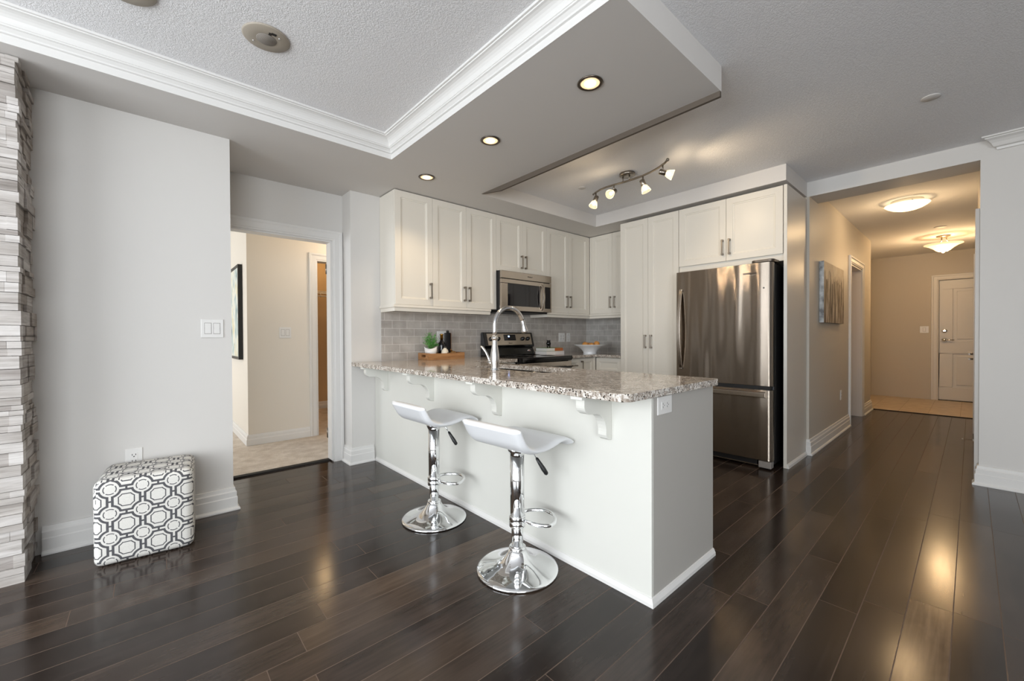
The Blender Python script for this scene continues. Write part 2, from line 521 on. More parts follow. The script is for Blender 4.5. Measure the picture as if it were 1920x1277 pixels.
def tag(o, label, cat, group=None):
    o['label'] = label; o['category'] = cat
    if group: o['group'] = group
    return o
def dup(root, loc, rotz, label, group=None):
    q = root.copy(); COL.objects.link(q); q.location = loc; q.rotation_euler = (0, 0, rotz)
    q['label'] = label
    if group: q['group'] = group
    for ch in list(root.children):
        c = ch.copy(); COL.objects.link(c); c.parent = q
        for g in ch.children:
            d = g.copy(); COL.objects.link(d); d.parent = c
    return q
def text(name, body, size, mat, parent, loc, rot, ext=0.0006, shear=0.0):
    cu = bpy.data.curves.new(name, 'FONT'); cu.body = body; cu.size = size; cu.extrude = ext; cu.shear = shear
    cu.align_x = 'CENTER'; cu.align_y = 'CENTER'
    t = bpy.data.objects.new(name, cu); COL.objects.link(t)
    dg = bpy.context.evaluated_depsgraph_get()
    me = bpy.data.meshes.new_from_object(t.evaluated_get(dg))
    bpy.data.objects.remove(t); bpy.data.curves.remove(cu)
    me.materials.clear(); me.materials.append(mat)
    o = bpy.data.objects.new(name, me); COL.objects.link(o); o.parent = parent
    o.location = loc; o.rotation_euler = rot; return o
def arc(cx, cy, r, a0, a1, n):
    return [(cx + r*math.cos(rad(a0 + (a1-a0)*i/n)), cy + r*math.sin(rad(a0 + (a1-a0)*i/n))) for i in range(n+1)]

ZS, ZC = 2.44, 2.576
# ------------------------------------------------------------------ setting: floors
struct('floor', MB().box(-3.2, 4.8, -3.0, 3.93, -0.06, 0).box(4.8, 8.28, -0.16, 1.16, -0.06, 0)
       .box(6.55, 7.5, 1.16, 2.6, -0.06, 0), M_FLOOR)
struct('floor_foyer', MB().box(8.28, 10.3, -1.3, 2.2, -0.06, 0.004), M_FOYER)
struct('floor_bedroom', MB().box(-2.5, 3.4, 3.975, 8.0, -0.06, 0.012), M_CARPET)
struct('trim_threshold', MB().box(0.49, 1.26, 3.925, 3.98, -0.05, 0.012), M_DARKGAP)
struct('trim_tile_edge', MB().box(8.262, 8.284, -0.04, 1.02, -0.05, 0.008), M_DARKGAP)

# ------------------------------------------------------------------ setting: walls
struct('wall_left', MB().box(-3.2, 0.415, 3.25, 3.37, 0, ZS).box(0.30, 0.415, 3.37, 3.99, 0, ZS), M_WALL)
struct('wall_doorway', MB().box(0.415, 0.492, 3.876, 3.99, 0, ZS).box(0.492, 1.262, 3.876, 3.99, 2.012, ZS)
       .box(1.262, 1.355, 3.876, 3.99, 0, ZS), M_WALL)
struct('wall_kitchen', MB().box(1.355, 4.8, 3.674, 3.99, 0, ZS), M_WALL)
struct('wall_fridge', MB().box(4.692, 4.80, 1.145, 3.674, 0, ZS), M_WALL)
struct('wall_hall_left', MB().box(4.671, 6.62, 1.02, 1.14, 0, ZS).box(6.62, 7.42, 1.02, 1.14, 2.04, ZS)
       .box(7.42, 8.20, 1.02, 1.14, 0, ZS).box(4.98, 8.2, 1.02, 1.14, ZS, 2.58).box(8.08, 8.2, 1.14, 1.38, 0, 2.58)
       .box(8.2, 10.3, 1.26, 1.38, 0, 2.58), M_HALL)
struct('wall_laundry', MB().box(6.4, 6.5, 1.14, 2.6, 0, 2.5).box(7.55, 7.65, 1.14, 2.6, 0, 2.5)
       .box(6.4, 7.65, 2.6, 2.7, 0, 2.5).box(6.4, 7.65, 1.14, 2.6, 2.5, 2.56), M_CLOSET)
struct('wall_hall_end', MB().box(10.2, 10.3, 0.378, 1.4, 0, 2.58).box(10.2, 10.3, -0.545, 0.378, 2.07, 2.58)
       .box(10.2, 10.3, -1.3, -0.545, 0, 2.58), M_HALL)
struct('wall_right', MB().box(4.671, 4.80, -3.0, -0.04, 0, ZC), M_WALL)
struct('wall_hall_right', MB().box(4.80, 9.5, -0.15, -0.04, 0, 2.58).box(9.4, 9.5, -1.3, -0.15, 0, 2.58)
       .box(9.5, 10.2, -1.3, -1.2, 0, 2.58), M_HALL)
struct('wall_header', MB().box(4.671, 4.98, -0.04, 1.04, ZS, ZC), M_WALL)
# glazed walls behind the camera
struct('wall_west', MB().box(-3.3, -3.2, -3.0, 3.37, 0, 0.2).box(-3.3, -3.2, -3.0, 3.37, 2.38, ZC)
       .box(-3.3, -3.2, 2.85, 3.37, 0.2, 2.38).box(-3.3, -3.2, -3.0, -0.85, 0.2, 2.38), M_WALL)
struct('wall_south', MB().box(-3.3, 4.8, -3.1, -3.0, 0, 0.2).box(-3.3, 4.8, -3.1, -3.0, 2.38, ZC)
       .box(-3.3, -3.0, -3.1, -3.0, 0.2, 2.38).box(-0.5, 4.8, -3.1, -3.0, 0.2, 2.38), M_WALL)
def window(name, p0, p1, ax, n):
    fr = MB(); a0, a1 = p0, p1; t = 0.05
    def bx(m, u0, u1, z0, z1, d0, d1):
        if ax == 'y': m.box(-3.27 + d0, -3.27 + d1, u0, u1, z0, z1)
        else: m.box(u0, u1, -3.07 + d0, -3.07 + d1, z0, z1)
    bx(fr, a0, a1, 0.2, 0.26, 0, t); bx(fr, a0, a1, 2.32, 2.38, 0, t)
    for i in range(n+1):
        u = a0 + (a1 - a0 - 0.06)*i/n
        bx(fr, u, u + 0.06, 0.26, 2.32, 0, t)
    o = struct(name, fr, M_TRIM)
    g = MB(); bx(g, a0 + 0.02, a1 - 0.02, 0.23, 2.35, 0.02, 0.026); g.build('window_glass', M_WINGLASS, o)
    return o
window('window_1', -0.85, 2.85, 'y', 3)
window('window_2', -3.0, -0.5, 'x', 2)

# bedroom beyond the doorway
struct('wall_bedroom', MB().box(0.773, 1.46, 5.0, 5.12, 0, 2.5).box(0.773, 0.89, 5.12, 8.0, 0, 2.5)
       .box(1.46, 2.25, 5.0, 5.12, 2.01, 2.5).box(2.25, 3.4, 5.0, 5.12, 0, 2.5)
       .box(3.3, 3.4, 3.99, 5.0, 0, 2.5).box(-2.5, 0.773, 7.9, 8.0, 0, 2.5)
       .box(-2.6, -2.5, 3.37, 8.0, 0, 0.5).box(-2.6, -2.5, 3.37, 4.9, 0.5, 2.5).box(-2.6, -2.5, 7.5, 8.0, 0.5, 2.5)
       .box(-2.6, -2.5, 4.9, 7.5, 2.3, 2.5).box(-2.5, 0.3, 3.87, 3.99, 0, 2.5), M_BEDWALL)
struct('wall_closet', MB().box(0.89, 3.4, 6.85, 6.95, 0, 2.5).box(3.3, 3.4, 5.12, 6.85, 0, 2.5), M_CLOSET)
struct('ceiling_bedroom', MB().box(-2.6, 3.4, 3.99, 8.0, 2.46, 2.56), M_BEDWALL)

# ------------------------------------------------------------------ setting: ceilings
struct('ceiling', MB().box(-3.3, 4.8, -3.1, 3.99, ZC, 2.66), M_CEIL)
struct('ceiling_hall', MB().box(4.8, 10.3, -1.3, 2.2, 2.555, 2.66), M_CEIL)
sof = MB()
def cells(mb, xs, ys, fill, z0, z1):
    for i in range(len(xs)-1):
        for j in range(len(ys)-1):
            if (i, j) in fill: mb.box(xs[i], xs[i+1], ys[j], ys[j+1], z0, z1)
sof.box(-3.2, 1.354, 2.84, 3.99, ZS, ZC).box(1.354, 2.308, 0.895, 3.99, ZS, ZC)
sof.box(2.308, 4.80, 2.988, 3.99, ZS, ZC).box(4.015, 4.80, 1.04, 2.988, ZS, ZC)
struct('ceiling_soffit', sof, M_SOFFIT)
# added thin strip along the dropped beam's far edge, shade put into its colour
struct('trim_beam_shade_strip', MB().prism([(0.897, ZS+0.001), (2.985, ZS+0.001), (2.98, ZS-0.001), (2.72, ZS-0.042), (0.897, ZS-0.030)], 2.290, 2.308, 'x'), M_LIPSHADE)

crown = [(0, 0), (0, 0.036), (0.012, 0.038), (0.013, 0.046), (0.024, 0.058), (0.032, 0.061), (0.032, 0.067), (0.036, 0.068),
         (0.038, 0.080), (0.043, 0.092), (0.051, 0.102), (0.061, 0.110), (0.073, 0.115), (0.084, 0.117), (0.084, 0.122), (0.095, 0.123), (0.095, 0.1355), (-0.003, 0.1355), (-0.003, 0)]
struct('trim_crown', MB().sweep([(a + 0.003, b - 0.0008 if b == 0 else b) for a, b in crown], [(1.354, 0.90, ZS), (1.354, 2.84, ZS), (-3.19, 2.84, ZS)]), M_TRIM, 0.0015)
crown2 = [(0, 0), (0.012, 0.002), (0.016, 0.018), (0.034, 0.022), (0.040, 0.030), (0.050, 0.046), (0.068, 0.062), (0.092, 0.072), (0.094, 0.078), (0.112, 0.080), (0.112, 0.0905), (0, 0.0905)]
struct('trim_crown_right', MB().sweep(crown2, [(4.671, -0.127, 2.485), (4.671, -2.99, 2.485)][::-1], end1=0.75), M_TRIM, 0.001)

# ------------------------------------------------------------------ setting: baseboards and casings
base_p = [(0, 0), (0.034, 0), (0.034, 0.010), (0.028, 0.018), (0.021, 0.022), (0.021, 0.082), (0.017, 0.088), (0.017, 0.118), (0.011, 0.126), (0.009, 0.146), (0, 0.148)]
def baseboard(name, path, prof=base_p, mat=None): return struct(name, MB().sweep(prof, path), mat or M_TRIM, 0.0015)
baseboard('baseboard_left', [(0.415, 3.86, 0), (0.415, 3.25, 0), (-0.425, 3.25, 0)])
baseboard('baseboard_kitchen', [(1.553, 3.674, 0), (1.355, 3.674, 0), (1.355, 3.845, 0)])
baseboard('baseboard_hall_left', [(6.52, 1.02, 0), (4.671, 1.02, 0), (4.671, 1.04, 0)])
baseboard('baseboard_hall_far', [(8.20, 1.20, 0), (8.20, 1.02, 0), (7.52, 1.02, 0)][::1])
baseboard('baseboard_hall_right', [(4.671, -2.99, 0), (4.671, -0.04, 0), (4.745, -0.04, 0)])
bed_p = [(0, 0.012), (0.02, 0.012), (0.02, 0.072), (0.015, 0.082), (0.015, 0.104), (0.008, 0.122), (0, 0.124)]
baseboard('baseboard_bedroom', [(1.37, 5.0, 0), (0.773, 5.0, 0), (0.773, 7.9, 0)], bed_p)
baseboard('baseboard_closet', [(3.3, 6.85, 0), (0.89, 6.85, 0)], bed_p)
cas = [(0, 0), (0, 0.012), (0.012, 0.014), (0.020, 0.018), (0.058, 0.018), (0.070, 0.024), (0.086, 0.024), (0.090, 0.014), (0.090, 0)]
struct('trim_casing_bedroom', MB().sweep(cas, [(0.43, 3.876, 2.012), (1.262, 3.876, 2.012), (1.262, 3.876, 0)], (0, -1, 0)), M_TRIM, 0.001)
struct('trim_jamb_bedroom', MB().box(1.246, 1.262, 3.876, 3.985, 0.013, 2.012).box(0.492, 1.246, 3.876, 3.985, 1.998, 2.012), M_TRIM)
struct('trim_casing_closet', MB().sweep(cas, [(1.46, 5.0, 0.012), (1.46, 5.0, 2.01), (2.25, 5.0, 2.01), (2.25, 5.0, 0.012)], (0, -1, 0)), M_TRIM, 0.001)
struct('trim_casing_hall', MB().sweep(cas, [(6.62, 1.02, 0), (6.62, 1.02, 2.04), (7.42, 1.02, 2.04), (7.42, 1.02, 0)], (0, -1, 0)), M_TRIM, 0.001)
struct('trim_jamb_hall', MB().box(7.404, 7.42, 1.02, 1.14, 0, 2.024).box(6.62, 6.636, 1.02, 1.14, 0, 2.024).box(6.62, 7.42, 1.02, 1.14, 2.024, 2.04), M_TRIM)
struct('trim_casing_entry', MB().sweep(cas, [(10.2, 0.378, 0.004), (10.2, 0.378, 2.07), (10.2, -0.545, 2.07), (10.2, -0.545, 0.004)], (-1, 0, 0)), M_TRIM, 0.001)
struct('trim_casing_hall_right', MB().box(4.765, 4.86, -0.04, -0.016, 0, 2.10).box(7.02, 7.10, -0.04, -0.014, 0, 2.05), M_TRIM, 0.003)
struct('baseboard_hall_right_far', MB().box(4.87, 7.0, -0.04, -0.022, 0, 0.14), M_TRIM, 0.003)
struct('wall_backsplash_back', MB().box(1.632, 4.70, 3.664, 3.674, 0.912, 1.43), M_TILEB)
struct('wall_backsplash_side', MB().box(4.682, 4.692, 2.676, 3.664, 0.912, 1.43), M_TILES)

# stacked-stone fireplace column: courses of ledge stones on the front and on the return
def stone_wall():
    mb = MB(); q = random.Random(11)
    z = 0.0; k = 0; n = 0
    XE, YF, YB = -0.452, 2.945, 3.25
    mb.cur = 1
    mb.box(-1.9, XE - 0.02, YF + 0.02, YB, 0, ZS - 0.001)
    while z < ZS - 0.012:
        h = min(q.choice((0.024, 0.03, 0.034, 0.045, 0.05, 0.06, 0.068)), ZS - 0.001 - z)
        if ZS - 0.001 - z - h < 0.02: h = ZS - 0.001 - z
        # front courses
        p = q.uniform(0, 0.012); wrap = q.random() < 0.45
        x1 = XE + q.uniform(0.004, 0.014)
        if wrap:
            mb.cur = 2 if q.random() < 0.6 else 0
            xs = x1 - q.uniform(0.028, 0.045)
            mb.box(xs + 0.001, x1 + 0.004, YF - p - 0.004, YF + 0.05, z, z + h - 0.0024)
            x = xs
        else: x = x1
        while x > -1.85:
            w = q.uniform(0.16, 0.42); mb.cur = q.choice((0, 0, 1, 2))
            pp = max(0, p + q.uniform(-0.005, 0.006))
            mb.box(x - w + 0.001, x, YF - pp, YF + 0.05, z, z + h - 0.0024); x -= w
        # return courses
        y = YF + (0.05 if wrap else 0.0)
        first = True
        while y < YB - 0.001:
            w = min(q.uniform(0.06, 0.2), YB - y)
            if YB - y - w < 0.03: w = YB - y
            mb.cur = q.choice((1, 1, 3, 3, 0)); d = q.uniform(0, 0.022)
            hh = h - 0.0024
            mb.box(XE - 0.05, (x1 if (first and not wrap) else XE + d), y + (0.051 if (first and not wrap) else 0) , y + max(w, 0.06) - 0.001 if y + max(w, 0.06) < YB else YB, z, z + hh)
            y += max(w, 0.06); first = False
        z += h
    return struct('wall_fireplace', mb, M_ST)
stone_wall()

# ------------------------------------------------------------------ doors
def panel_door(w, h, t, panels):
    """front at y=0 facing -y, x 0..w"""
    mb = MB(); mb.box(0, w, 0.016, t, 0, h)
    zs = sorted({0.0, h} | {z for p in panels for z in (p[2], p[3])})
    for a, b in zip(zs[:-1], zs[1:]):
        pn = [p for p in panels if p[2] <= a and p[3] >= b]
        if pn:
            p = pn[0]; mb.box(0, p[0], 0, 0.018, a, b); mb.box(p[1], w, 0, 0.018, a, b)
            mb.box(p[0] + 0.045, p[1] - 0.045, 0.006, 0.018, a + 0.045, b - 0.045)
        else: mb.box(0, w, 0, 0.018, a, b)
    return mb
d1 = panel_door(0.90, 2.05, 0.045, [(0.16, 0.74, 0.22, 0.80), (0.16, 0.74, 1.0, 1.90)]).build('door_1', M_TRIM, None, 0.005, loc=(10.215, 0.370, 0.012), rotz=-PI/2, kind='structure')
kn = MB().lathe([(0.034, 0), (0.034, 0.006), (0.014, 0.010), (0.012, 0.045), (0.02, 0.05), (0.02, 0.062), (0.0, 0.064)], (0.062, 0, 1.03), 24, (0, -1, 0))
kn.tube([(0.062, -0.052, 1.03), (0.12, -0.055, 1.03), (0.18, -0.05, 1.028)], 0.008)
kn.build('door_handle', M_CHROME, d1)
MB().lathe([(0.033, 0), (0.033, 0.008), (0.024, 0.014), (0, 0.015)], (0.062, 0, 1.185), 24, (0, -1, 0)).box(0.046, 0.078, -0.026, -0.012, 1.180, 1.190).build('deadbolt', M_CHROME, d1)
struct('trim_light_block', MB().box(10.262, 10.30, -0.545, 0.378, 0.0, 2.07), M_TRIM)  # added unseen board behind the front door, blocks light leaking past it
struct('trim_door_sill', MB().box(10.2, 10.26, -0.545, 0.378, 0.0, 0.012), M_DARKGAP)
d2 = MB().box(0, 0.036, 0, 0.75, 0, 1.975).build('door_2', M_TRIM, None, 0.003, loc=(1.2475, 3.99, 0.018), rotz=rad(-23), kind='structure')
for z in (0.23, 1.75):
    MB().box(0.001, 0.034, -0.0025, 0, z - 0.045, z + 0.045).cyl((-0.002, -0.006, z - 0.045), (-0.002, -0.006, z + 0.045), 0.006).build('hinge', M_NICKEL, d2)
d3 = MB().box(0, 0.76, 0, 0.036, 0, 2.0).build('door_3', M_TRIM, None, 0.003, loc=(7.398, 1.145, 0.012), rotz=rad(84), kind='structure')
for z in (0.25, 1.78):
    MB().box(-0.005, -0.002, -0.05, 0.03, z - 0.045, z + 0.045).build('hinge', M_NICKELD, d3)
d4 = MB().box(7.12, 7.95, -0.04, -0.022, 0.01, 2.03).build('door_4', M_TRIM, None, 0.002, kind='structure')
for z in (0.905, 0.845):
    MB().cyl((7.18, -0.022, z), (7.18, 0.012, z), 0.008).cyl((7.30, -0.022, z), (7.30, 0.012, z), 0.008).box(7.165, 7.315, 0.008, 0.024, z - 0.009, z + 0.009).build('door_handle', M_NICKELD, d4)

# ------------------------------------------------------------------ wall plates
def wall_plate(name, label, cat, loc, rotz, w, h, kind, group=None):
    """front faces local -y, centred on loc"""
    t = thing(name, label, cat, loc, rotz, group)
    MB().box(-w/2, w/2, -0.006, 0, -h/2, h/2).build('cover_plate', M_PLATE, t, 0.0025)
    n = {'switch2': 2, 'switch1': 1, 'outlet1': 1, 'outlet2': 2, 'outleth': 1, 'combo': 1, 'blank': 1}[kind]
    for i in range(n):
        x = (i - (n-1)/2)*0.046
        if kind.startswith('switch'):
            MB().prism([(-0.005, -0.033), (-0.009, -0.033), (-0.0065, 0.0), (-0.0075, 0.033), (-0.005, 0.033)], x - 0.0165, x + 0.0165, 'x').build('rocker', M_PLATE, t, 0.001)
            MB().box(x - 0.0185, x + 0.0185, -0.0063, -0.005, -0.0355, 0.0355).build('rocker_gap', M_GREYPL, t)
        elif kind == 'outleth':
            MB().box(-0.033, 0.033, -0.008, -0.005, -0.017, 0.017).build('receptacle', M_PLATE, t, 0.001)
            for s_ in (-0.018, 0.018):
                MB().box(s_ - 0.004, s_ - 0.002, -0.0085, -0.007, 0.003, 0.011).box(s_ - 0.004, s_ - 0.002, -0.0085, -0.007, -0.011, -0.003).box(s_ + 0.005, s_ + 0.008, -0.0085, -0.007, -0.002, 0.002).build('slots', M_DARKGAP, t)
        else:
            MB().box(x - 0.0165, x + 0.0165, -0.008, -0.005, -0.033, 0.033).build('receptacle', M_PLATE, t, 0.001)
            for s_ in (-0.018, 0.018):
                MB().box(x - 0.009, x - 0.006, -0.0085, -0.007, s_, s_ + 0.009).box(x + 0.006, x + 0.009, -0.0085, -0.007, s_, s_ + 0.009).box(x - 0.003, x + 0.003, -0.0085, -0.007, s_ - 0.009, s_ - 0.004).build('slots', M_DARKGAP, t)
    return t
SW = 'white plates on the walls'
wall_plate('light_switch', 'white double rocker switch plate on the bare left wall beside the doorway', 'switch', (0.312, 3.25, 1.196), 0, 0.118, 0.118, 'switch2')
wall_plate('wall_outlet', 'white outlet low on the left wall just above the patterned ottoman', 'outlet', (-0.066, 3.25, 0.435), 0, 0.075, 0.118, 'outlet1')
wall_plate('light_switch', 'double rocker switch plate on the bedroom wall seen through the doorway', 'switch', (1.126, 5.0, 1.19), 0, 0.118, 0.118, 'switch2')
wall_plate('peninsula_outlet', 'white sideways outlet high on the end of the peninsula under the granite', 'outlet', (1.673, 0.888, 0.835), 0, 0.122, 0.078, 'outleth')
wall_plate('wall_outlet', 'white double outlet on the tile behind the plant and bottles', 'outlet', (2.285, 3.664, 1.135), 0, 0.118, 0.118, 'outlet2')
wall_plate('wall_outlet', 'wider white plate on the tile above the books, left of a narrow one', 'outlet', (4.155, 3.664, 1.120), 0, 0.118, 0.120, 'outlet2')
wall_plate('light_switch', 'narrow white plate on the tile between a wider plate and the corner', 'switch', (4.292, 3.664, 1.120), 0, 0.07, 0.118, 'switch1')
wall_plate('wall_outlet', 'small white outlet low on the hallway wall below the canvas', 'outlet', (6.08, 1.02, 0.43), 0, 0.072, 0.116, 'outlet1')
wall_plate('light_switch', 'small switch plate on the end wall left of the front door', 'switch', (10.2, 0.552, 1.223), -PI/2, 0.11, 0.118, 'switch1')

# ------------------------------------------------------------------ cabinets
def shaker(x0, x1, z0, z1, t=0.02, fr=0.056, y=0.0):
    mb = MB()
    def rect(i, yy): return [(x0+i, yy, z0+i), (x1-i, yy, z0+i), (x1-i, yy, z1-i), (x0+i, yy, z1-i)]
    L = rect(0, y+t) + rect(0, y) + rect(fr, y) + rect(fr+0.004, y+0.005) + rect(fr+0.012, y+0.006) + rect(fr+0.014, y+0.010)
    fs = [(3, 2, 1, 0)]
    for k in range(5):
        for i in range(4):
            j = (i+1) % 4; fs.append((4*k+i, 4*k+j, 4*k+4+j, 4*k+4+i))
    fs.append((20, 21, 22, 23))
    return mb.add(L, fs)
def bar_handle(parent, x, z0, z1, vertical=True, y=0.0):
    mb = MB()
    if vertical:
        mb.box(x-0.0055, x+0.0055, y-0.034, y-0.026, z0, z1)
        for z in (z0, z1-0.018): mb.box(x-0.008, x+0.008, y-0.032, y-0.0, z, z+0.018)
    else:
        mb.box(z0, z1, y-0.034, y-0.026, x-0.0055, x+0.0055)
        for z in (z0, z1-0.018): mb.box(z, z+0.018, y-0.032, y-0.0, x-0.008, x+0.008)
    return mb.build('handle', M_NICKEL, parent, 0.0015)
def cabinet(name, label, loc, rotz, w, depth, z0, z1, doors, group, dz=None, cat='cabinet'):
    """doors: (x0,x1,z0,z1,handle) handle=(x,za,zb) vertical"""
    t = thing(name, label, cat, loc, rotz, group)
    MB().box(0, w, 0.0215, depth, z0, z1).build('carcass', M_CAB, t, 0.001)
    if dz: MB().box(dz[0], dz[1], 0.001, 0.0215, z0, z1).build('filler_strip', M_CAB, t, 0.001)
    for (a, b, c, d, h) in doors:
        dr = shaker(a + 0.0015, b - 0.0015, c, d).build('door', M_CAB, t, 0.0008)
        if h: bar_handle(dr, *h)
    return t
G = 'cream wall cabinets'
Y0 = 3.362
U0, U1 = 1.425, 2.432
cabinet('wall_cabinet', 'single-door cream wall cabinet at the left end beside the pilaster', (1.625, Y0, 0), 0, 0.379, 0.308, U0, U1,
        [(0, 0.379, U0, U1, (0.350, 1.49, 1.635))], G)
cabinet('wall_cabinet', 'tall two-door cream wall cabinet just left of the microwave', (2.004, Y0, 0), 0, 0.772, 0.308, U0, U1,
        [(0, 0.386, U0, U1, (0.357, 1.487, 1.632)), (0.386, 0.772, U0, U1, (0.417, 1.487, 1.632))], G)
cabinet('wall_cabinet', 'short two-door cream wall cabinet directly above the microwave', (2.776, Y0, 0), 0, 0.774, 0.308, 1.842, U1,
        [(0, 0.387, 1.842, U1, (0.362, 1.893, 2.038)), (0.387, 0.774, 1.842, U1, (0.424, 1.893, 2.038))], G)
cabinet('wall_cabinet', 'tall two-door cream wall cabinet between the microwave and the corner', (3.55, Y0, 0), 0, 0.823, 0.308, U0, U1,
        [(0, 0.404, U0, U1, (0.352, 1.49, 1.636)), (0.404, 0.795, U0, U1, (0.424, 1.49, 1.636))], G, (0.797, 0.823))
cabinet('wall_cabinet', 'cream wall cabinet on the side wall above the fruit bowl, next to the pantry', (4.375, 3.360, 0), -PI/2, 0.683, 0.305, U0, U1,
        [(0.03, 0.349, U0, U1, (0.327, 1.49, 1.635)), (0.349, 0.68, U0, U1, (0.390, 1.49, 1.635))], G, (0.0, 0.028))
cabinet('pantry_cabinet', 'floor-to-ceiling cream pantry with two tall doors left of the fridge', (4.05, 2.676, 0), -PI/2, 0.688, 0.64, 0.0, 2.415,
        [(0.0, 0.345, 0.10, 2.412, (0.318, 1.002, 1.147)), (0.345, 0.688, 0.10, 2.412, (0.386, 1.002, 1.147))], None)
cabinet('fridge_cabinet', 'wide two-door cream cabinet above the stainless fridge', (4.05, 1.986, 0), -PI/2, 0.919, 0.64, 1.775, 2.415,
        [(0.0, 0.455, 1.834, 2.412, (0.428, 1.888, 2.033)), (0.455, 0.915, 1.834, 2.412, (0.489, 1.888, 2.033))], None)
ep = thing('end_panel', 'tall plain cabinet side panel right of the fridge facing the hallway', 'panel', (4.05, 1.04, 0))
MB().box(0, 0.62, 0, 0.026, 0, 2.415).build('panel_board', M_CABSHADE, ep, 0.001)
MB().box(-0.0015, 0.0, 0.001, 0.025, 0, 2.415).build('edge_band', M_CAB, ep)
MB().sweep([(0, 0), (0.016, 0), (0.013, 0.02), (0.004, 0.034), (0, 0.035)], [(0.60, 0, 0), (0.0, 0, 0)]).build('shoe_moulding', M_TRIM, ep)
# light rails under the wall cabinets
rail = [(0.002, 1.4235), (0.004, 1.402), (-0.008, 1.394), (-0.012, 1.366), (-0.03, 1.366), (-0.03, 1.4235)]
tag(MB().sweep(rail, [(2.70, Y0, 0), (1.613, Y0, 0), (1.613, 3.66, 0)]).build('light_rail', M_CAB, None, 0.001), 'cream moulding strip under the wall cabinets left of the microwave', 'moulding', 'light rails under the wall cabinets')
tag(MB().sweep(rail, [(4.377, 2.68, 0), (4.377, Y0, 0), (3.555, Y0, 0), (3.555, 3.66, 0)]).build('light_rail', M_CAB, None, 0.001), 'cream moulding strip under the wall cabinets right of the microwave, turning the corner', 'moulding', 'light rails under the wall cabinets')

# base cabinets along the back and the side
def base_cab(label, loc, rotz, w, depth, fronts):
    t = thing('base_cabinet', label, 'cabinet', loc, rotz, 'cream base cabinets')
    MB().box(0, w, 0.0215, depth, 0.10, 0.88).box(0, w, 0.08, depth, 0, 0.10).build('carcass', M_CAB, t, 0.001)
    for (k, a, b, c, d, h) in fronts:
        if k == 'filler_strip':
            MB().box(a, b, -0.018, 0.0215, c, d).build(k, M_CAB, t, 0.001); continue
        o = shaker(a + 0.0015, b - 0.0015, c, d, fr=0.042).build(k, M_CAB, t, 0.0008)
        if h == 'cup':
            xm = (a+b)/2; bar_handle(o, d - 0.075, xm - 0.05, xm + 0.05, False)
        elif h: bar_handle(o, *h)
    return t
base_cab('cream base cabinet under the counter left of the range', (2.215, 3.06, 0), 0, 0.555, 0.60, [('door', 0, 0.278, 0.11, 0.87, (0.25, 0.70, 0.845)), ('door', 0.278, 0.555, 0.11, 0.87, (0.306, 0.70, 0.845))])
base_cab('cream base cabinet just right of the range with a drawer pull', (3.556, 3.06, 0), 0, 0.514, 0.60, [('filler_strip', 0.497, 0.516, 0.10, 0.879, None), ('drawer', 0, 0.235, 0.67, 0.87, 'cup'), ('door', 0, 0.235, 0.11, 0.665, None), ('door', 0.235, 0.50, 0.11, 0.87, (0.262, 0.70, 0.845))])
base_cab('cream base cabinet with a plain drawer beside the pantry', (4.07, 3.04, 0), -PI/2, 0.36, 0.60, [('drawer', 0.005, 0.355, 0.70, 0.87, None), ('door', 0.005, 0.355, 0.11, 0.69, None)])

# ------------------------------------------------------------------ peninsula
pen = thing('kitchen_peninsula', 'white panelled kitchen peninsula with curved brackets under a granite top', 'kitchen island', (1.569, 0.888, 0))
MB().box(0, 0.016, 0, 2.782, 0, 0.879).build('front_panel', M_PANEL, pen, 0.001)
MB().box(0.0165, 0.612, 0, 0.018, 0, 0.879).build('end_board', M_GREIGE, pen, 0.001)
MB().box(0.018, 0.60, 0.02, 0.80, 0.1, 0.879).box(0.018, 0.60, 1.64, 2.14, 0.1, 0.879).box(0.018, 0.60, 0.80, 1.64, 0.1, 0.62).build('carcass', M_CAB, pen)
MB().sweep([(0, 0), (0.014, 0), (0.013, 0.014), (0.005, 0.032), (0, 0.034)], [(0.612, 0.0, 0), (0, 0, 0), (0, 2.765, 0)]).build('shoe_moulding', M_TRIM, pen)
def corbel_poly():
    p = [(0, 0.866), (-0.198, 0.866), (-0.198, 0.838)]
    p += [(-0.198 + 0.045*(1-math.cos(rad(a))), 0.838 - 0.040*math.sin(rad(a))) for a in range(15, 91, 15)]
    p += [(-0.140, 0.797), (-0.122, 0.795)]
    p += [(-0.122 + 0.080*math.sin(rad(a)), 0.795 - 0.085*(1-math.cos(rad(a)))) for a in range(12, 85, 12)]
    p += [(-0.042, 0.705), (-0.043, 0.690), (-0.036, 0.676), (-0.022, 0.667), (0, 0.664)]
    return p
for y in (1.084, 1.856, 2.626, 3.394):
    c = MB().prism(corbel_poly(), y - 0.888, y - 0.888 + 0.046, 'y').build('corbel', M_PANEL, pen, 0.002)
    MB().box(-0.224, 0, y - 0.888 - 0.008, y - 0.888 + 0.054, 0.8665, 0.8795).build('corbel_cap', M_PANEL, c, 0.002)

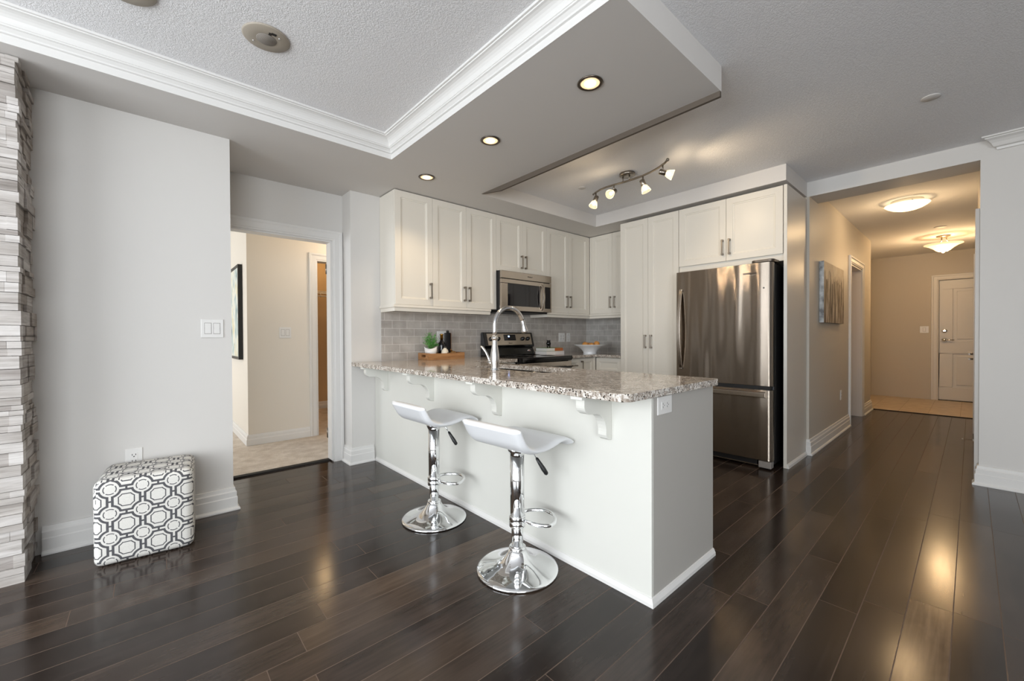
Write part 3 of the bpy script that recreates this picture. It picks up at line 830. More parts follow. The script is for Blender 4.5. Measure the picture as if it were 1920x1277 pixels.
# granite worktops
import bmesh
def slab(outline, holes, z0, z1, name):
    bm = bmesh.new()
    def ring(pts):
        vs = [bm.verts.new((x, y, z0)) for x, y in pts]
        return [bm.edges.new((vs[i], vs[(i+1) % len(vs)])) for i in range(len(vs))]
    es = ring(outline)
    for h in holes: es += ring(h)
    bmesh.ops.triangle_fill(bm, edges=es, use_beauty=True)
    ex = bmesh.ops.extrude_face_region(bm, geom=bm.faces[:])
    bmesh.ops.translate(bm, verts=[g for g in ex['geom'] if isinstance(g, bmesh.types.BMVert)], vec=(0, 0, z1 - z0))
    bmesh.ops.recalc_face_normals(bm, faces=bm.faces)
    me = bpy.data.meshes.new(name); bm.to_mesh(me); bm.free()
    me.materials.append(M_GRANITE)
    o = bpy.data.objects.new(name, me); COL.objects.link(o)
    md = o.modifiers.new('bevel', 'BEVEL'); md.width = 0.011; md.segments = 4; md.limit_method = 'ANGLE'; md.angle_limit = rad(60)
    for p in o.data.polygons: p.use_smooth = False
    return o
out = arc(1.347 + 0.05, 0.866 + 0.05, 0.05, 180, 270, 6) + arc(2.212 - 0.03, 0.866 + 0.03, 0.03, -90, 0, 5)
out += [(2.212, 3.03), (2.772, 3.03), (2.772, 3.663), (1.635, 3.663), (1.635, 3.673), (1.36, 3.673)] + [(1.347, 3.655)]
SX0, SX1, SY0, SY1 = 1.80, 2.125, 1.72, 2.50
hole = arc(SX0 + 0.05, SY0 + 0.05, 0.05, 180, 270, 5) + arc(SX1 - 0.05, SY0 + 0.05, 0.05, 270, 360, 5) + arc(SX1 - 0.05, SY1 - 0.05, 0.05, 0, 90, 5) + arc(SX0 + 0.05, SY1 - 0.05, 0.05, 90, 180, 5)
tag(slab(out, [hole], 0.880, 0.912, 'worktop'), 'speckled granite peninsula worktop with the sink cut into it', 'countertop', 'granite worktops')
tag(slab([(3.545, 3.03), (4.04, 3.03), (4.04, 2.679), (4.681, 2.679), (4.681, 3.663), (3.545, 3.663)], [], 0.880, 0.912, 'worktop'), 'speckled granite corner worktop under the books and the fruit bowl', 'countertop', 'granite worktops')

# sink
sk = thing('kitchen_sink', 'stainless double-bowl sink set under the granite peninsula top', 'sink', (0, 0, 0.70))
for (a, b) in ((SY0 - 0.01, 2.10), (2.13, SY1 + 0.01)):
    mb = MB(); x0, x1 = SX0 - 0.01, SX1 + 0.01
    def rr(i, z): return [(x, y, z - 0.70) for x, y in arc(x0+0.04+i, a+0.04+i, 0.04, 180, 270, 4) + arc(x1-0.04-i, a+0.04+i, 0.04, 270, 360, 4) + arc(x1-0.04-i, b-0.04-i, 0.04, 0, 90, 4) + arc(x0+0.04+i, b-0.04-i, 0.04, 90, 180, 4)]
    L = [rr(-0.012, 0.8785), rr(0, 0.8785), rr(0.006, 0.72), rr(0.03, 0.705)]
    n = len(L[0]); vs = [p for q in L for p in q]; fs = []
    for k in range(3):
        for i in range(n): fs.append((k*n+i, k*n+(i+1) % n, (k+1)*n+(i+1) % n, (k+1)*n+i))
    fs.append(tuple(3*n+i for i in range(n)))
    mb.add(vs, fs, True); mb.build('bowl', M_SINK, sk)
# faucet
fa = thing('kitchen_faucet', 'tall chrome gooseneck faucet standing on the granite by the sink', 'faucet', (1.705, 2.085, 0.912))
MB().lathe([(0.031, 0), (0.031, 0.006), (0.026, 0.012), (0.0255, 0.02), (0.0285, 0.05), (0.030, 0.075), (0.0285, 0.105), (0.0235, 0.14), (0.0185, 0.17), (0.0175, 0.195), (0.0185, 0.205), (0.0235, 0.208), (0.0235, 0.217), (0.019, 0.221), (0.016, 0.232)]).build('faucet_body', M_FAUCET, fa)
MB().tube([(0, 0, 0.225), (0, 0, 0.26), (0, 0, 0.295)] + [(0.128 - 0.128*math.cos(rad(a)), 0, 0.295 + 0.122*math.sin(rad(a))) for a in range(10, 166, 8)], 0.0145, 16).build('spout', M_FAUCET, fa)
hx, hz = 0.128 - 0.128*math.cos(rad(162)), 0.295 + 0.122*math.sin(rad(162))
MB().lathe([(0.0145, 0), (0.016, 0.005), (0.0155, 0.03), (0.0185, 0.05), (0.023, 0.075), (0.024, 0.085), (0.020, 0.088)], (hx, 0, hz + 0.004), 24, (0.29, 0, -1)).build('spray_head', M_FAUCET, fa)
lv = MB().cyl((0, 0.02, 0.045), (0, 0.062, 0.052), 0.018, 0.0165)
lv.tube([(0, 0.055, 0.055), (0, 0.068, 0.085), (-0.008, 0.085, 0.120), (-0.02, 0.105, 0.150), (-0.028, 0.118, 0.158)], [0.011, 0.009, 0.008, 0.0085, 0.006])
lv.build('lever_handle', M_FAUCET, fa)

# ------------------------------------------------------------------ refrigerator (local: x = -Y world, y = +X world)
fr = thing('refrigerator', 'large stainless steel fridge with bottom freezer drawer under a cream cabinet', 'fridge', (3.88, 1.930, 0), -PI/2)
FW = 0.825
MB().box(0.004, FW - 0.004, 0.075, 0.74, 0.035, 1.742).build('fridge_body', M_BLACKMAT, fr, 0.006)
def door_poly(w, d, rl, rr_):
    return arc(rl, rl, rl, 180, 270, 6) + arc(w - rr_, rr_, rr_, 270, 360, 10) + [(w, d), (0, d)]
ud = MB().prism(door_poly(FW - 0.0, 0.068, 0.010, 0.034), 0.704, 1.752, 'z').build('fridge_door', M_STEEL, fr, 0.003)
ld = MB().prism(door_poly(FW - 0.0, 0.068, 0.010, 0.034), 0.072, 0.672, 'z').build('freezer_drawer', M_STEEL, fr, 0.003)
MB().box(0.01, FW - 0.02, 0.012, 0.074, 0.673, 0.703).build('door_gap', M_BLACKMAT, fr)
hn = MB(); n = 18; pts = []
for i in range(n+1):
    t = i/n; z = 0.812 + 0.77*t; pts.append((-0.012 - 0.052*math.sin(PI*t)**0.75, z))
poly = pts + [(y + 0.017, z) for y, z in pts[::-1]]
hn.prism(poly, 0.036, 0.066, 'x').box(0.036, 0.066, -0.016, 0.004, 0.812, 0.842).box(0.036, 0.066, -0.016, 0.004, 1.552, 1.582)
hn.build('door_handle', M_STEELX, ud, 0.003)
MB().prism([(-0.030, 0.612), (-0.004, 0.607), (0.004, 0.612), (0.004, 0.650), (-0.012, 0.656), (-0.030, 0.650)], 0.012, FW - 0.042, 'x').build('drawer_handle', M_STEELX, ld, 0.002)
MB().prism(arc(0, 0, 0.036, 90, 270, 8) + arc(0.10, 0.0, 0.036, -90, 0, 6) + [(0.136, 0.12), (0.0, 0.10)], 1.7525, 1.776, 'z').build('hinge_cover', M_NICKELD, fr, 0.004, loc=(FW - 0.125, 0.036, 0))
MB().box(0.01, FW - 0.12, 0.03, 0.07, 0.022, 0.070).build('grille', M_BLACKMAT, fr, 0.003)
MB().box(0.01, FW - 0.11, 0.022, 0.030, 0.020, 0.028).build('grille_trim', M_STEELX, fr)
MB().box(FW - 0.10, FW - 0.004, -0.002, 0.07, 0.012, 0.068).build('foot', M_GREYPL, fr, 0.006)
for x in (FW - 0.14, 0.10): MB().cyl((x, 0.10, 0), (x, 0.10, 0.04), 0.02).build('leveling_leg', M_BLACKMAT, fr)
text('badge', 'Whirlpool', 0.026, M_LOGOD, ud, (0.655, -0.0008, 1.668), (PI/2, 0, 0), 0.0008, 0.25)
sw = [(0.045*math.cos(rad(a)), 0.011*math.sin(rad(a))) for a in range(190, 351, 10)]
MB().tube([(0.655 + x, -0.001, 1.660 + z) for x, z in sw], 0.0012, 6).build('badge_swoosh', M_LOGOL, ud)
MB().cyl((0.765, -0.002, 1.535), (0.765, 0.002, 1.535), 0.006).build('lock_button', M_BLACKMAT, ud)

# ------------------------------------------------------------------ microwave
mw = thing('microwave', 'stainless microwave with a dark window mounted over the range', 'microwave', (2.779, 3.28, 1.41))
MW = 0.766; MH = 0.427
MB().box(0.001, MW - 0.001, 0.028, 0.384, 0.004, MH).build('microwave_body', M_BLACKMAT, mw, 0.003)
MB().box(0, MW, 0.0, 0.030, 0.345, MH - 0.002).build('vent_panel', M_STEELX, mw, 0.004)
md_ = MB(); 
for (a, b, c, d) in ((0, 0.635, 0, 0.05), (0, 0.635, 0.292, 0.338), (0, 0.085, 0.05, 0.292), (0.575, 0.635, 0.05, 0.292)): md_.box(a, b, 0, 0.03, c + 0.004, d + 0.004 if d == 0.05 else d)
dr = md_.build('microwave_door', M_STEELX, mw, 0.001)
MB().box(0.083, 0.577, 0.006, 0.028, 0.05, 0.294).build('door_window', M_SCREEN, dr)
MB().box(0.638, MW, 0, 0.03, 0.004, 0.338).build('control_frame', M_STEELX, mw, 0.003)
MB().box(0.655, 0.745, -0.002, 0.02, 0.045, 0.295).build('control_panel', M_SCREEN, mw, 0.001)
pts = [(-0.006 - 0.042*math.sin(PI*i/14)**0.8, 0.02 + 0.30*i/14) for i in range(15)]
MB().prism(pts + [(y + 0.012, z) for y, z in pts[::-1]], 0.585, 0.612, 'x').build('microwave_handle', M_STEELX, dr, 0.003)
MB().box(0.02, MW - 0.02, 0.05, 0.36, -0.012, 0.006).build('vent_hood', M_BLACKMAT, mw, 0.004)
text('badge', 'Whirlpool', 0.018, M_LOGOD, mw, (0.415, -0.0006, 0.386), (PI/2, 0, 0), 0.0006, 0.2)

# ------------------------------------------------------------------ range
rg = thing('kitchen_range', 'black and stainless electric range with raised control panel against the tile', 'stove', (2.779, 2.99, 0))
RW = 0.759
MB().box(0, RW, 0.03, 0.66, 0.02, 0.895).build('range_body', M_BLACK, rg, 0.003)
MB().box(-0.0, RW, -0.030, 0.66, 0.898, 0.922).prism([(-0.030, 0.898), (-0.03, 0.915), (0.03, 0.9), (0.03, 0.868), (-0.02, 0.868)], 0.0, RW, 'x').build('cooktop', M_BLACK, rg, 0.004)
for (x, y, r) in ((0.20, 0.16, 0.105), (0.56, 0.16, 0.085), (0.20, 0.43, 0.075), (0.56, 0.43, 0.105)):
    MB().lathe([(r, 0.9222), (r, 0.9226), (r-0.006, 0.9226), (r-0.006, 0.9222)], (x, y, 0), 40).build('burner_ring', M_NICKELD, rg)
od = MB().box(0.004, RW - 0.004, -0.022, 0.028, 0.19, 0.862).build('oven_door', M_STEELX, rg, 0.004)
MB().box(0.09, RW - 0.09, -0.025, -0.02, 0.33, 0.74).build('oven_window', M_SCREEN, od, 0.002)
MB().tube([(0.06, -0.062, 0.80), (RW - 0.06, -0.062, 0.80)], 0.012).cyl((0.08, -0.06, 0.80), (0.08, -0.02, 0.80), 0.009).cyl((RW - 0.08, -0.06, 0.80), (RW - 0.08, -0.02, 0.80), 0.009).build('oven_handle', M_BLACKMAT, od)
MB().box(0.004, RW - 0.004, -0.02, 0.028, 0.03, 0.18).build('storage_drawer', M_STEELX, rg, 0.004)
bg = MB().prism([(0.562, 0.922), (0.66, 0.922), (0.66, 1.172), (0.646, 1.184), (0.616, 1.182), (0.574, 1.032), (0.580, 1.012), (0.600, 1.006)], 0.0, RW, 'x').build('backguard', M_BLACK, rg, 0.004)
# tilted stainless control face
tilt = Vector((0, 0.042, 0.15)).normalized(); nrm = Vector((0, -tilt.z, tilt.y))
def face_pt(x, s_, off): 
    p = Vector((0, 0.574, 1.032)) + tilt*s_ + nrm*off; return (x, p.y, p.z)
def face_box(x0, x1, s0, s1, o0, o1):
    v = [face_pt(x, s_, o) for o in (o0, o1) for s_ in (s0, s1) for x in (x0, x1)]
    return MB().add(v, [(0, 2, 3, 1), (4, 5, 7, 6), (0, 1, 5, 4), (2, 6, 7, 3), (0, 4, 6, 2), (1, 3, 7, 5)])
face_box(0.045, RW - 0.035, 0.004, 0.142, 0.0, 0.004).build('control_face', M_STEELX, bg, 0.002)
face_box(0.290, 0.470, 0.058, 0.130, 0.003, 0.007).build('display', M_SCREEN, bg, 0.001)
for x in (0.352, 0.366): face_box(x, x + 0.009, 0.098, 0.116, 0.0068, 0.0076).build('clock_digit', M_DIGIT, bg)
for x in (0.095, 0.198, 0.580, 0.664):
    p = face_pt(x, 0.078, 0.003); 
    k = MB().lathe([(0.024, 0), (0.024, 0.006), (0.020, 0.010), (0.018, 0.026), (0.0, 0.027)], p, 24, nrm)
    k.build('knob', M_BLACKMAT, bg)
text('badge', 'Whirlpool', 0.013, M_LOGOD, bg, face_pt(0.375, 0.026, 0.0045), (math.atan2(tilt.z, tilt.y), 0, 0), 0.0004, 0.2)
MB().lathe([(0.0, 0), (0.026, 0), (0.026, 0.003), (0.0, 0.0035)], (0.672, 0.578, 0.966), 24, (0, -1, 0.0), 1.0, 0.55).build('oval_badge', M_LOGOL, bg)
tb = text('badge_letters', 'Whirlpool', 0.0095, M_BKRED, bg, (0.672, 0.5742, 0.966), (PI/2, 0, 0), 0.0003, 0.2)

# ------------------------------------------------------------------ bar stools
def make_stool(label, loc, rz):
    t = thing('bar_stool', label, 'bar stool', loc, rz, 'chrome bar stools at the peninsula')
    key = [(-0.176, 0.738), (-0.170, 0.728), (-0.155, 0.700), (-0.135, 0.668), (-0.105, 0.645), (-0.06, 0.632), (0.0, 0.630), (0.05, 0.637), (0.10, 0.648), (0.145, 0.650), (0.18, 0.640), (0.205, 0.624), (0.212, 0.616)]
    # smooth the key profile
    prof = []
    for i in range(len(key)-1):
        p0, p1, p2, p3 = key[max(i-1, 0)], key[i], key[i+1], key[min(i+2, len(key)-1)]
        for k in range(4):
            q = k/4
            prof.append(tuple(0.5*((2*p1[j]) + (-p0[j]+p2[j])*q + (2*p0[j]-5*p1[j]+4*p2[j]-p3[j])*q*q + (-p0[j]+3*p1[j]-3*p2[j]+p3[j])*q**3) for j in (0, 1)))
    prof.append(key[-1])
    TH = 0.028; n = len(prof); up = []
    for i in range(n):
        a = prof[max(i-1, 0)]; b = prof[min(i+1, n-1)]
        d = Vector((b[0]-a[0], b[1]-a[1])).normalized(); up.append(Vector((-d.y, d.x)))
    NW = 12; hw = 0.192
    def wd(i):
        s_ = i/(n-1); e = min(s_, 1-s_)
        return hw*(1 - 0.10*max(0, 1 - e/0.06)**2)
    vs = []; fs = []
    for side in (0, 1):
        for i in range(n):
            for k in range(NW+1):
                y = (k/NW*2 - 1); edge = 1 - abs(y)
                th = TH*(0.5 + 0.5*min(1, edge/0.10))*(0.55 + 0.45*min(1, min(i, n-1-i)/3))
                puff = 0.003*(1-y*y)
                off = (puff if side == 0 else -th)
                x, z = prof[i][0] + up[i].x*off, prof[i][1] + up[i].y*off
                if side == 0 and edge < 0.05: x, z = x - up[i].x*0.004, z - up[i].y*0.004
                vs.append((x, y*wd(i), z))
    st = NW+1; o2 = n*st
    for i in range(n-1):
        for k in range(NW):
            a = i*st+k
            fs.append((a, a+1, a+st+1, a+st)); fs.append((o2+a, o2+a+st, o2+a+st+1, o2+a+1))
        fs.append((i*st, (i+1)*st, o2+(i+1)*st, o2+i*st)); fs.append((i*st+NW, o2+i*st+NW, o2+(i+1)*st+NW, (i+1)*st+NW))
    for k in range(NW):
        fs.append((k, o2+k, o2+k+1, k+1)); e = (n-1)*st+k; fs.append((e, e+1, o2+e+1, o2+e))
    seat = MB().add(vs, fs, True).build('seat', M_SEAT, t)
    MB().cyl((0, 0, 0.565), (0, 0, 0.606), 0.040, 0.052).build('seat_mount', M_CHROME, t)
    MB().lathe([(0.197, 0), (0.199, 0.004), (0.197, 0.009), (0.185, 0.014), (0.15, 0.022), (0.11, 0.034), (0.08, 0.050), (0.060, 0.068), (0.046, 0.090), (0.041, 0.102), (0.0, 0.102)], (0, 0, 0.002), 64).build('base', M_CHROME, t)
    MB().lathe([(0.041, 0.100), (0.0415, 0.112), (0.037, 0.116), (0.030, 0.118), (0.0, 0.118)], (0, 0, 0), 32).build('base_collar', M_CHROME, t)
    MB().cyl((0, 0, 0.117), (0, 0, 0.26), 0.0285).build('lower_column', M_CHROME, t)
    MB().cyl((0, 0, 0.262), (0, 0, 0.575), 0.0345).build('outer_column', M_CHROME, t)
    MB().lathe([(0.030, 0.210), (0.039, 0.213), (0.0395, 0.236), (0.0375, 0.238), (0.0375, 0.241), (0.0395, 0.243), (0.0395, 0.263), (0.037, 0.267), (0.030, 0.267)], (0, 0, 0), 32).build('footrest_collar', M_CHROME, t)
    ft = [(0.000, 0.036), (0.014, 0.070), (0.050, 0.098), (0.096, 0.106), (0.140, 0.096), (0.170, 0.066), (0.184, 0.026), (0.184, -0.016), (0.172, -0.052), (0.146, -0.074), (0.108, -0.072), (0.070, -0.052), (0.036, -0.022)]
    sm = []
    for i in range(len(ft)-1):
        p0, p1, p2, p3 = ft[max(i-1, 0)], ft[i], ft[i+1], ft[min(i+2, len(ft)-1)]
        for k in range(3):
            q = k/3
            sm.append(tuple(0.5*((2*p1[j]) + (-p0[j]+p2[j])*q + (2*p0[j]-5*p1[j]+4*p2[j]-p3[j])*q*q + (-p0[j]+3*p1[j]-3*p2[j]+p3[j])*q**3) for j in (0, 1)))
    sm.append(ft[-1]); ca, sa = math.cos(rad(-46)), math.sin(rad(-46))
    MB().tube([(x*ca - y*sa, x*sa + y*ca, 0.245) for x, y in sm], 0.0095, 12).build('footrest', M_CHROME, t)
    dx, dy = math.cos(rad(-50)), math.sin(rad(-50))
    lv = MB().tube([(0.02*dx, 0.02*dy, 0.594), (0.075*dx, 0.075*dy, 0.575), (0.098*dx, 0.098*dy, 0.540)], 0.0045, 8).build('lever', M_CHROME, t)
    MB().tube([(0.096*dx, 0.096*dy, 0.543), (0.110*dx, 0.110*dy, 0.520), (0.128*dx, 0.128*dy, 0.492), (0.142*dx, 0.142*dy, 0.470), (0.146*dx, 0.146*dy, 0.465)], [0.007, 0.0095, 0.0115, 0.0105, 0.006], 12).build('lever_grip', M_BLACKMAT, lv)
    return t
stool = make_stool('white and chrome bar stool nearer the camera and the end of the peninsula', (1.338, 1.470, 0), rad(4.5))
dup(stool, (1.330, 2.232, 0), rad(1.5), 'white and chrome bar stool farther from the camera, nearer the doorway')

# ------------------------------------------------------------------ ottoman
def make_ottoman():
    import bmesh
    w, d, h, r = 0.392, 0.385, 0.425, 0.034
    bm = bmesh.new(); bmesh.ops.create_cube(bm, size=1.0)
    bmesh.ops.scale(bm, vec=(w, d, h), verts=bm.verts); bmesh.ops.translate(bm, vec=(0, 0, h/2), verts=bm.verts)
    bmesh.ops.subdivide_edges(bm, edges=bm.edges[:], cuts=3, use_grid_fill=True)
    bmesh.ops.bevel(bm, geom=[e for e in bm.edges if len(e.link_faces) == 2 and e.calc_face_angle() > 0.5], offset=r, segments=5, profile=0.5, affect='EDGES')
    for v in bm.verts:   # slight crown and soft settling
        bx = (1 - (2*v.co.x/w)**2)*(1 - (2*v.co.y/d)**2)
        if v.co.z > h*0.7: v.co.z += 0.010*max(0, bx)
        kz = math.sin(PI*min(1, max(0, v.co.z/h)))
        if abs(v.co.y) > d*0.4: v.co.y += math.copysign(0.006*kz*max(0, 1 - (2*v.co.x/w)**2), v.co.y)
    uv = bm.loops.layers.uv.new('UVMap')
    for fc in bm.faces:
        n = fc.normal; fc.smooth = True
        for lp in fc.loops:
            c = lp.vert.co
            if abs(n.z) > 0.72: q = (c.x, c.y + d/2 + h)
            elif abs(n.y) >= abs(n.x): q = (c.x, c.z)
            else: q = (w/2 + (c.y + d/2), c.z)
            lp[uv].uv = (q[0] + 0.071, q[1] + 0.045)
    me = bpy.data.meshes.new('ottoman'); bm.to_mesh(me); bm.free(); me.materials.append(M_OTTO)
    o = bpy.data.objects.new('ottoman', me); COL.objects.link(o)
    return o
ot = tag(make_ottoman(), 'cube ottoman in white fabric with a grey lattice print against the left wall', 'ottoman')
ot.rotation_euler = (0, 0, rad(-5)); ot.location = (0.0, 3.025, 0.001)

# ------------------------------------------------------------------ tray group on the counter
TZ = 0.912
tr = thing('wooden_tray', 'long wooden crate tray on the granite against the tile', 'tray', (2.0, 3.44, TZ))
TW, TD, TH_ = 0.415, 0.205, 0.062
MB().box(0, TW, 0, TD, 0.001, 0.012).build('tray_floor', M_TRAY, tr)
MB().box(0.012, TW - 0.012, 0, 0.012, 0.0125, TH_).build('side_board', M_TRAY, tr, 0.0015)
MB().box(0.012, TW - 0.012, TD - 0.012, TD, 0.0125, TH_).build('side_board', M_TRAY, tr, 0.0015)
for x in (0, TW - 0.0118):
    e = MB()
    for (a, b, c, d) in ((0, TD, 0.0125, 0.026), (0, TD, 0.050, 0.066), (0, 0.06, 0.026, 0.050), (TD - 0.06, TD, 0.026, 0.050)): e.box(x, x + 0.0118, a, b, c, d)
    e.build('end_board', M_TRAY, tr)
tz = TZ + 0.0125
pp = thing('potted_herb', 'bushy green herb in a white boat-shaped pot on the wooden tray', 'plant', (2.087, 3.55, tz))
mb = MB(); SEG = 40; lv_ = [(0.036, 0), (0.040, 0.004), (0.052, 0.06), (0.058, 0.10), (0.0545, 0.10), (0.05, 0.085)]
vs = []; fs = []
for (r, h) in lv_:
    for k in range(SEG):
        a = 2*PI*k/SEG; hh = h
        if h > 0.05: hh = h + 0.022*(math.cos(a)**2)*(h/0.1) - 0.006
        vs.append((r*1.12*math.cos(a), r*0.85*math.sin(a), hh))
for i in range(len(lv_)-1):
    for k in range(SEG): fs.append((i*SEG+k, i*SEG+(k+1) % SEG, (i+1)*SEG+(k+1) % SEG, (i+1)*SEG+k))
fs.append(tuple(range(SEG))[::-1])
pot = mb.add(vs, fs, True).build('pot', M_POTW, pp, rotz=rad(-38))
for s_ in (-1, 1):
    MB().sphere((s_*0.0635, 0, 0.100), 0.0035, 0.011, 0.005, 12, 6).build('handle_hole', M_DARKGAP, pot)
MB().lathe([(0.0, 0.082), (0.044, 0.082), (0.044, 0.079), (0.0, 0.079)], (0, 0, 0), 24).build('soil', M_SOIL, pot)
q = random.Random(5); lf = MB()
for i in range(46):
    a = q.uniform(0, 2*PI); rr0 = q.uniform(0, 0.03); tx = math.cos(a)*q.uniform(0.03, 0.085); ty = math.sin(a)*q.uniform(0.02, 0.078); hz_ = q.uniform(0.12, 0.255)
    p0 = Vector((math.cos(a)*rr0, math.sin(a)*rr0*0.8, 0.082)); p1 = Vector((tx, ty, hz_))
    pm = (p0 + p1)/2 + Vector((0, 0, 0.03))
    path = [p0*(1-t)**2 + pm*2*t*(1-t) + p1*t*t for t in (0, .25, .5, .75, 1)]
    lf.tube(path, 0.0011, 4)
    for j in range(13):
        t = 0.35 + 0.65*j/12; c = p0*(1-t)**2 + pm*2*t*(1-t) + p1*t*t
        d = Vector((q.uniform(-1, 1), q.uniform(-1, 1), q.uniform(-0.2, 0.9))).normalized(); ln = q.uniform(0.014, 0.028)
        w_ = d.cross(Vector((q.uniform(-1, 1), q.uniform(-1, 1), 0.3))).normalized()*q.uniform(0.0018, 0.003)
        k_ = d.cross(w_).normalized()*0.002
        lf.add([c, c + d*ln*0.5 + w_ + k_, c + d*ln, c + d*ln*0.5 - w_ + k_], [(0, 1, 2, 3)])
fo = lf.build('foliage', M_LEAF, pp)
fo['kind'] = 'stuff'
bt = thing('wine_bottle', 'dark wine bottle with gold foil neck standing on the wooden tray', 'bottle', (2.222, 3.565, tz))
MB().lathe([(0.034, 0), (0.0365, 0.005), (0.0365, 0.125), (0.033, 0.145), (0.020, 0.163), (0.0145, 0.178), (0.0140, 0.19), (0.0, 0.19)], seg=32).build('glass_body', M_BOTTLE, bt)
MB().lathe([(0.0148, 0.178), (0.0148, 0.228), (0.0165, 0.229), (0.0165, 0.240), (0.0, 0.2405)], seg=24).build('foil_cap', M_GOLD, bt)
bx_ = thing('bottle_box', 'tall narrow black gift bottle with a square shape and black cap behind the wine bottle', 'bottle', (2.310, 3.595, tz))
MB().box(-0.028, 0.028, -0.022, 0.022, 0, 0.252).build('glass_body', M_BOTTLE, bx_, 0.006)
MB().box(0.0285, 0.0315, -0.022, 0.022, 0.004, 0.250).build('copper_strip', M_COPPER, bx_)
MB().cyl((0.002, 0, 0.2525), (0.002, 0, 0.276), 0.014).build('cap', M_BLACKMAT, bx_)
jr = thing('ceramic_bottle', 'squat cream bottle with a dark label and dark top at the front of the tray', 'bottle', (2.214, 3.492, tz))
MB().lathe([(0.030, 0), (0.036, 0.006), (0.037, 0.035), (0.036, 0.06), (0.031, 0.078), (0.022, 0.088), (0.016, 0.092), (0.015, 0.100), (0.0, 0.100)], seg=32).build('glazed_body', M_CREAM, jr)
MB().lathe([(0.0125, 0.1), (0.0135, 0.104), (0.013, 0.118), (0.0, 0.119)], seg=20).build('stopper', M_BLACKMAT, jr)
lb = MB(); 
A = [rad(-88 + i*6) for i in range(9)]
lb.add([(0.0378*math.cos(a), 0.0378*math.sin(a), z) for z in (0.018, 0.056) for a in A] , [(i, i+1, 10+i, 9+i) for i in range(8)])
lb.build('label', M_BROWNLBL, jr)
hk = thing('dried_ornament', 'small brown rounded ornament at the right end of the wooden tray', 'ornament', (2.335, 3.535, tz))
MB().lathe([(0.012, 0), (0.030, 0.012), (0.036, 0.035), (0.030, 0.055), (0.018, 0.064), (0.0, 0.066)], seg=20, sx=1.1).build('husk', M_HUSK, hk)
MB().tube([(-0.012, 0, 0.062), (-0.024, 0, 0.078), (-0.028, 0, 0.09)], [0.010, 0.008, 0.003], 8).build('stalk', M_COPPER, hk)

# ------------------------------------------------------------------ books, figurine, fruit bowl
def book(name, label, loc, rz, w, d, h, cover, spine):
    t = thing(name, label, 'book', loc, rz, 'books stacked on the corner counter')
    MB().box(-w/2 + 0.004, w/2 - 0.003, -d/2 + 0.004, d/2 - 0.004, 0.0032, h - 0.0032).build('pages', M_PAPER, t)
    MB().box(-w/2, w/2, -d/2, d/2, 0, 0.003).build('back_cover', cover, t)
    MB().box(-w/2, w/2, -d/2, d/2, h - 0.003, h).build('front_cover', cover, t)
    s_ = MB().box(0.0, w/2, -d/2 - 0.0005, -d/2 + 0.0025, 0.0032, h - 0.0032).build('spine', spine, t)
    return t
book('cookbook', 'lower white book of the stack right of the range', (3.715, 3.475, TZ), rad(-4), 0.295, 0.215, 0.043, M_BKWHITE, M_BKWHITE)
book('cookbook', 'upper book with green cover and orange spine under the black figurine', (3.715, 3.478, TZ + 0.0432), rad(-3), 0.275, 0.20, 0.040, M_BKGREEN, M_BKORANGE)
fg = MB(); BZ = TZ + 0.0834
fg.sphere((0, 0, 0.052), 0.022, 0.020, 0.030); fg.sphere((0, -0.004, 0.076), 0.017, 0.016, 0.015)
for s_ in (-1, 1):
    fg.cyl((s_*0.010, -0.002, 0.0), (s_*0.011, 0, 0.036), 0.0055, 0.0085, 12)
    fg.cyl((s_*0.011, 0, 0.084), (s_*0.014, 0, 0.097), 0.006, 0.0015, 10)
fgo = fg.build('bird_figurine', M_BLACK, None, loc=(3.695, 3.47, BZ), rotz=rad(-40))
fgo.scale = (1.3, 1.3, 1.0)
tag(fgo, 'small black owl-like figurine standing on the stacked books', 'figurine')
BC = (4.165, 3.20)
bw = MB().lathe([(0.0, 0.004), (0.085, 0.0), (0.088, 0.006), (0.080, 0.016), (0.092, 0.035), (0.115, 0.062), (0.150, 0.090), (0.200, 0.112), (0.203, 0.116), (0.199, 0.118), (0.148, 0.098), (0.110, 0.070), (0.08, 0.040), (0.0, 0.030)], (0, 0, 0), 56).build('fruit_bowl', M_WHITEC, None, loc=(BC[0], BC[1], TZ))
tag(bw, 'wide white footed bowl of oranges in the counter corner', 'bowl')
vr, vd = (0.7467, -0.665), (0.665, 0.7467)     # image-right and away from the viewer
for (a, b, z, r, lbl) in ((-0.062, -0.01, 0.116, 0.037, 'orange at the left side of the white fruit bowl'),
                          (0.085, 0.00, 0.124, 0.039, 'highest orange at the right side of the white fruit bowl'),
                          (0.012, -0.03, 0.108, 0.036, 'orange in the middle front of the white fruit bowl'),
                          (-0.015, 0.055, 0.110, 0.035, 'orange half hidden at the back of the white fruit bowl')):
    o = MB().sphere((0, 0, 0), r, r, r*0.94, 24, 14).build('orange', M_ORANGE, None, loc=(BC[0] + vr[0]*a + vd[0]*b, BC[1] + vr[1]*a + vd[1]*b, TZ + z))
    tag(o, lbl, 'fruit', 'oranges in the bowl')

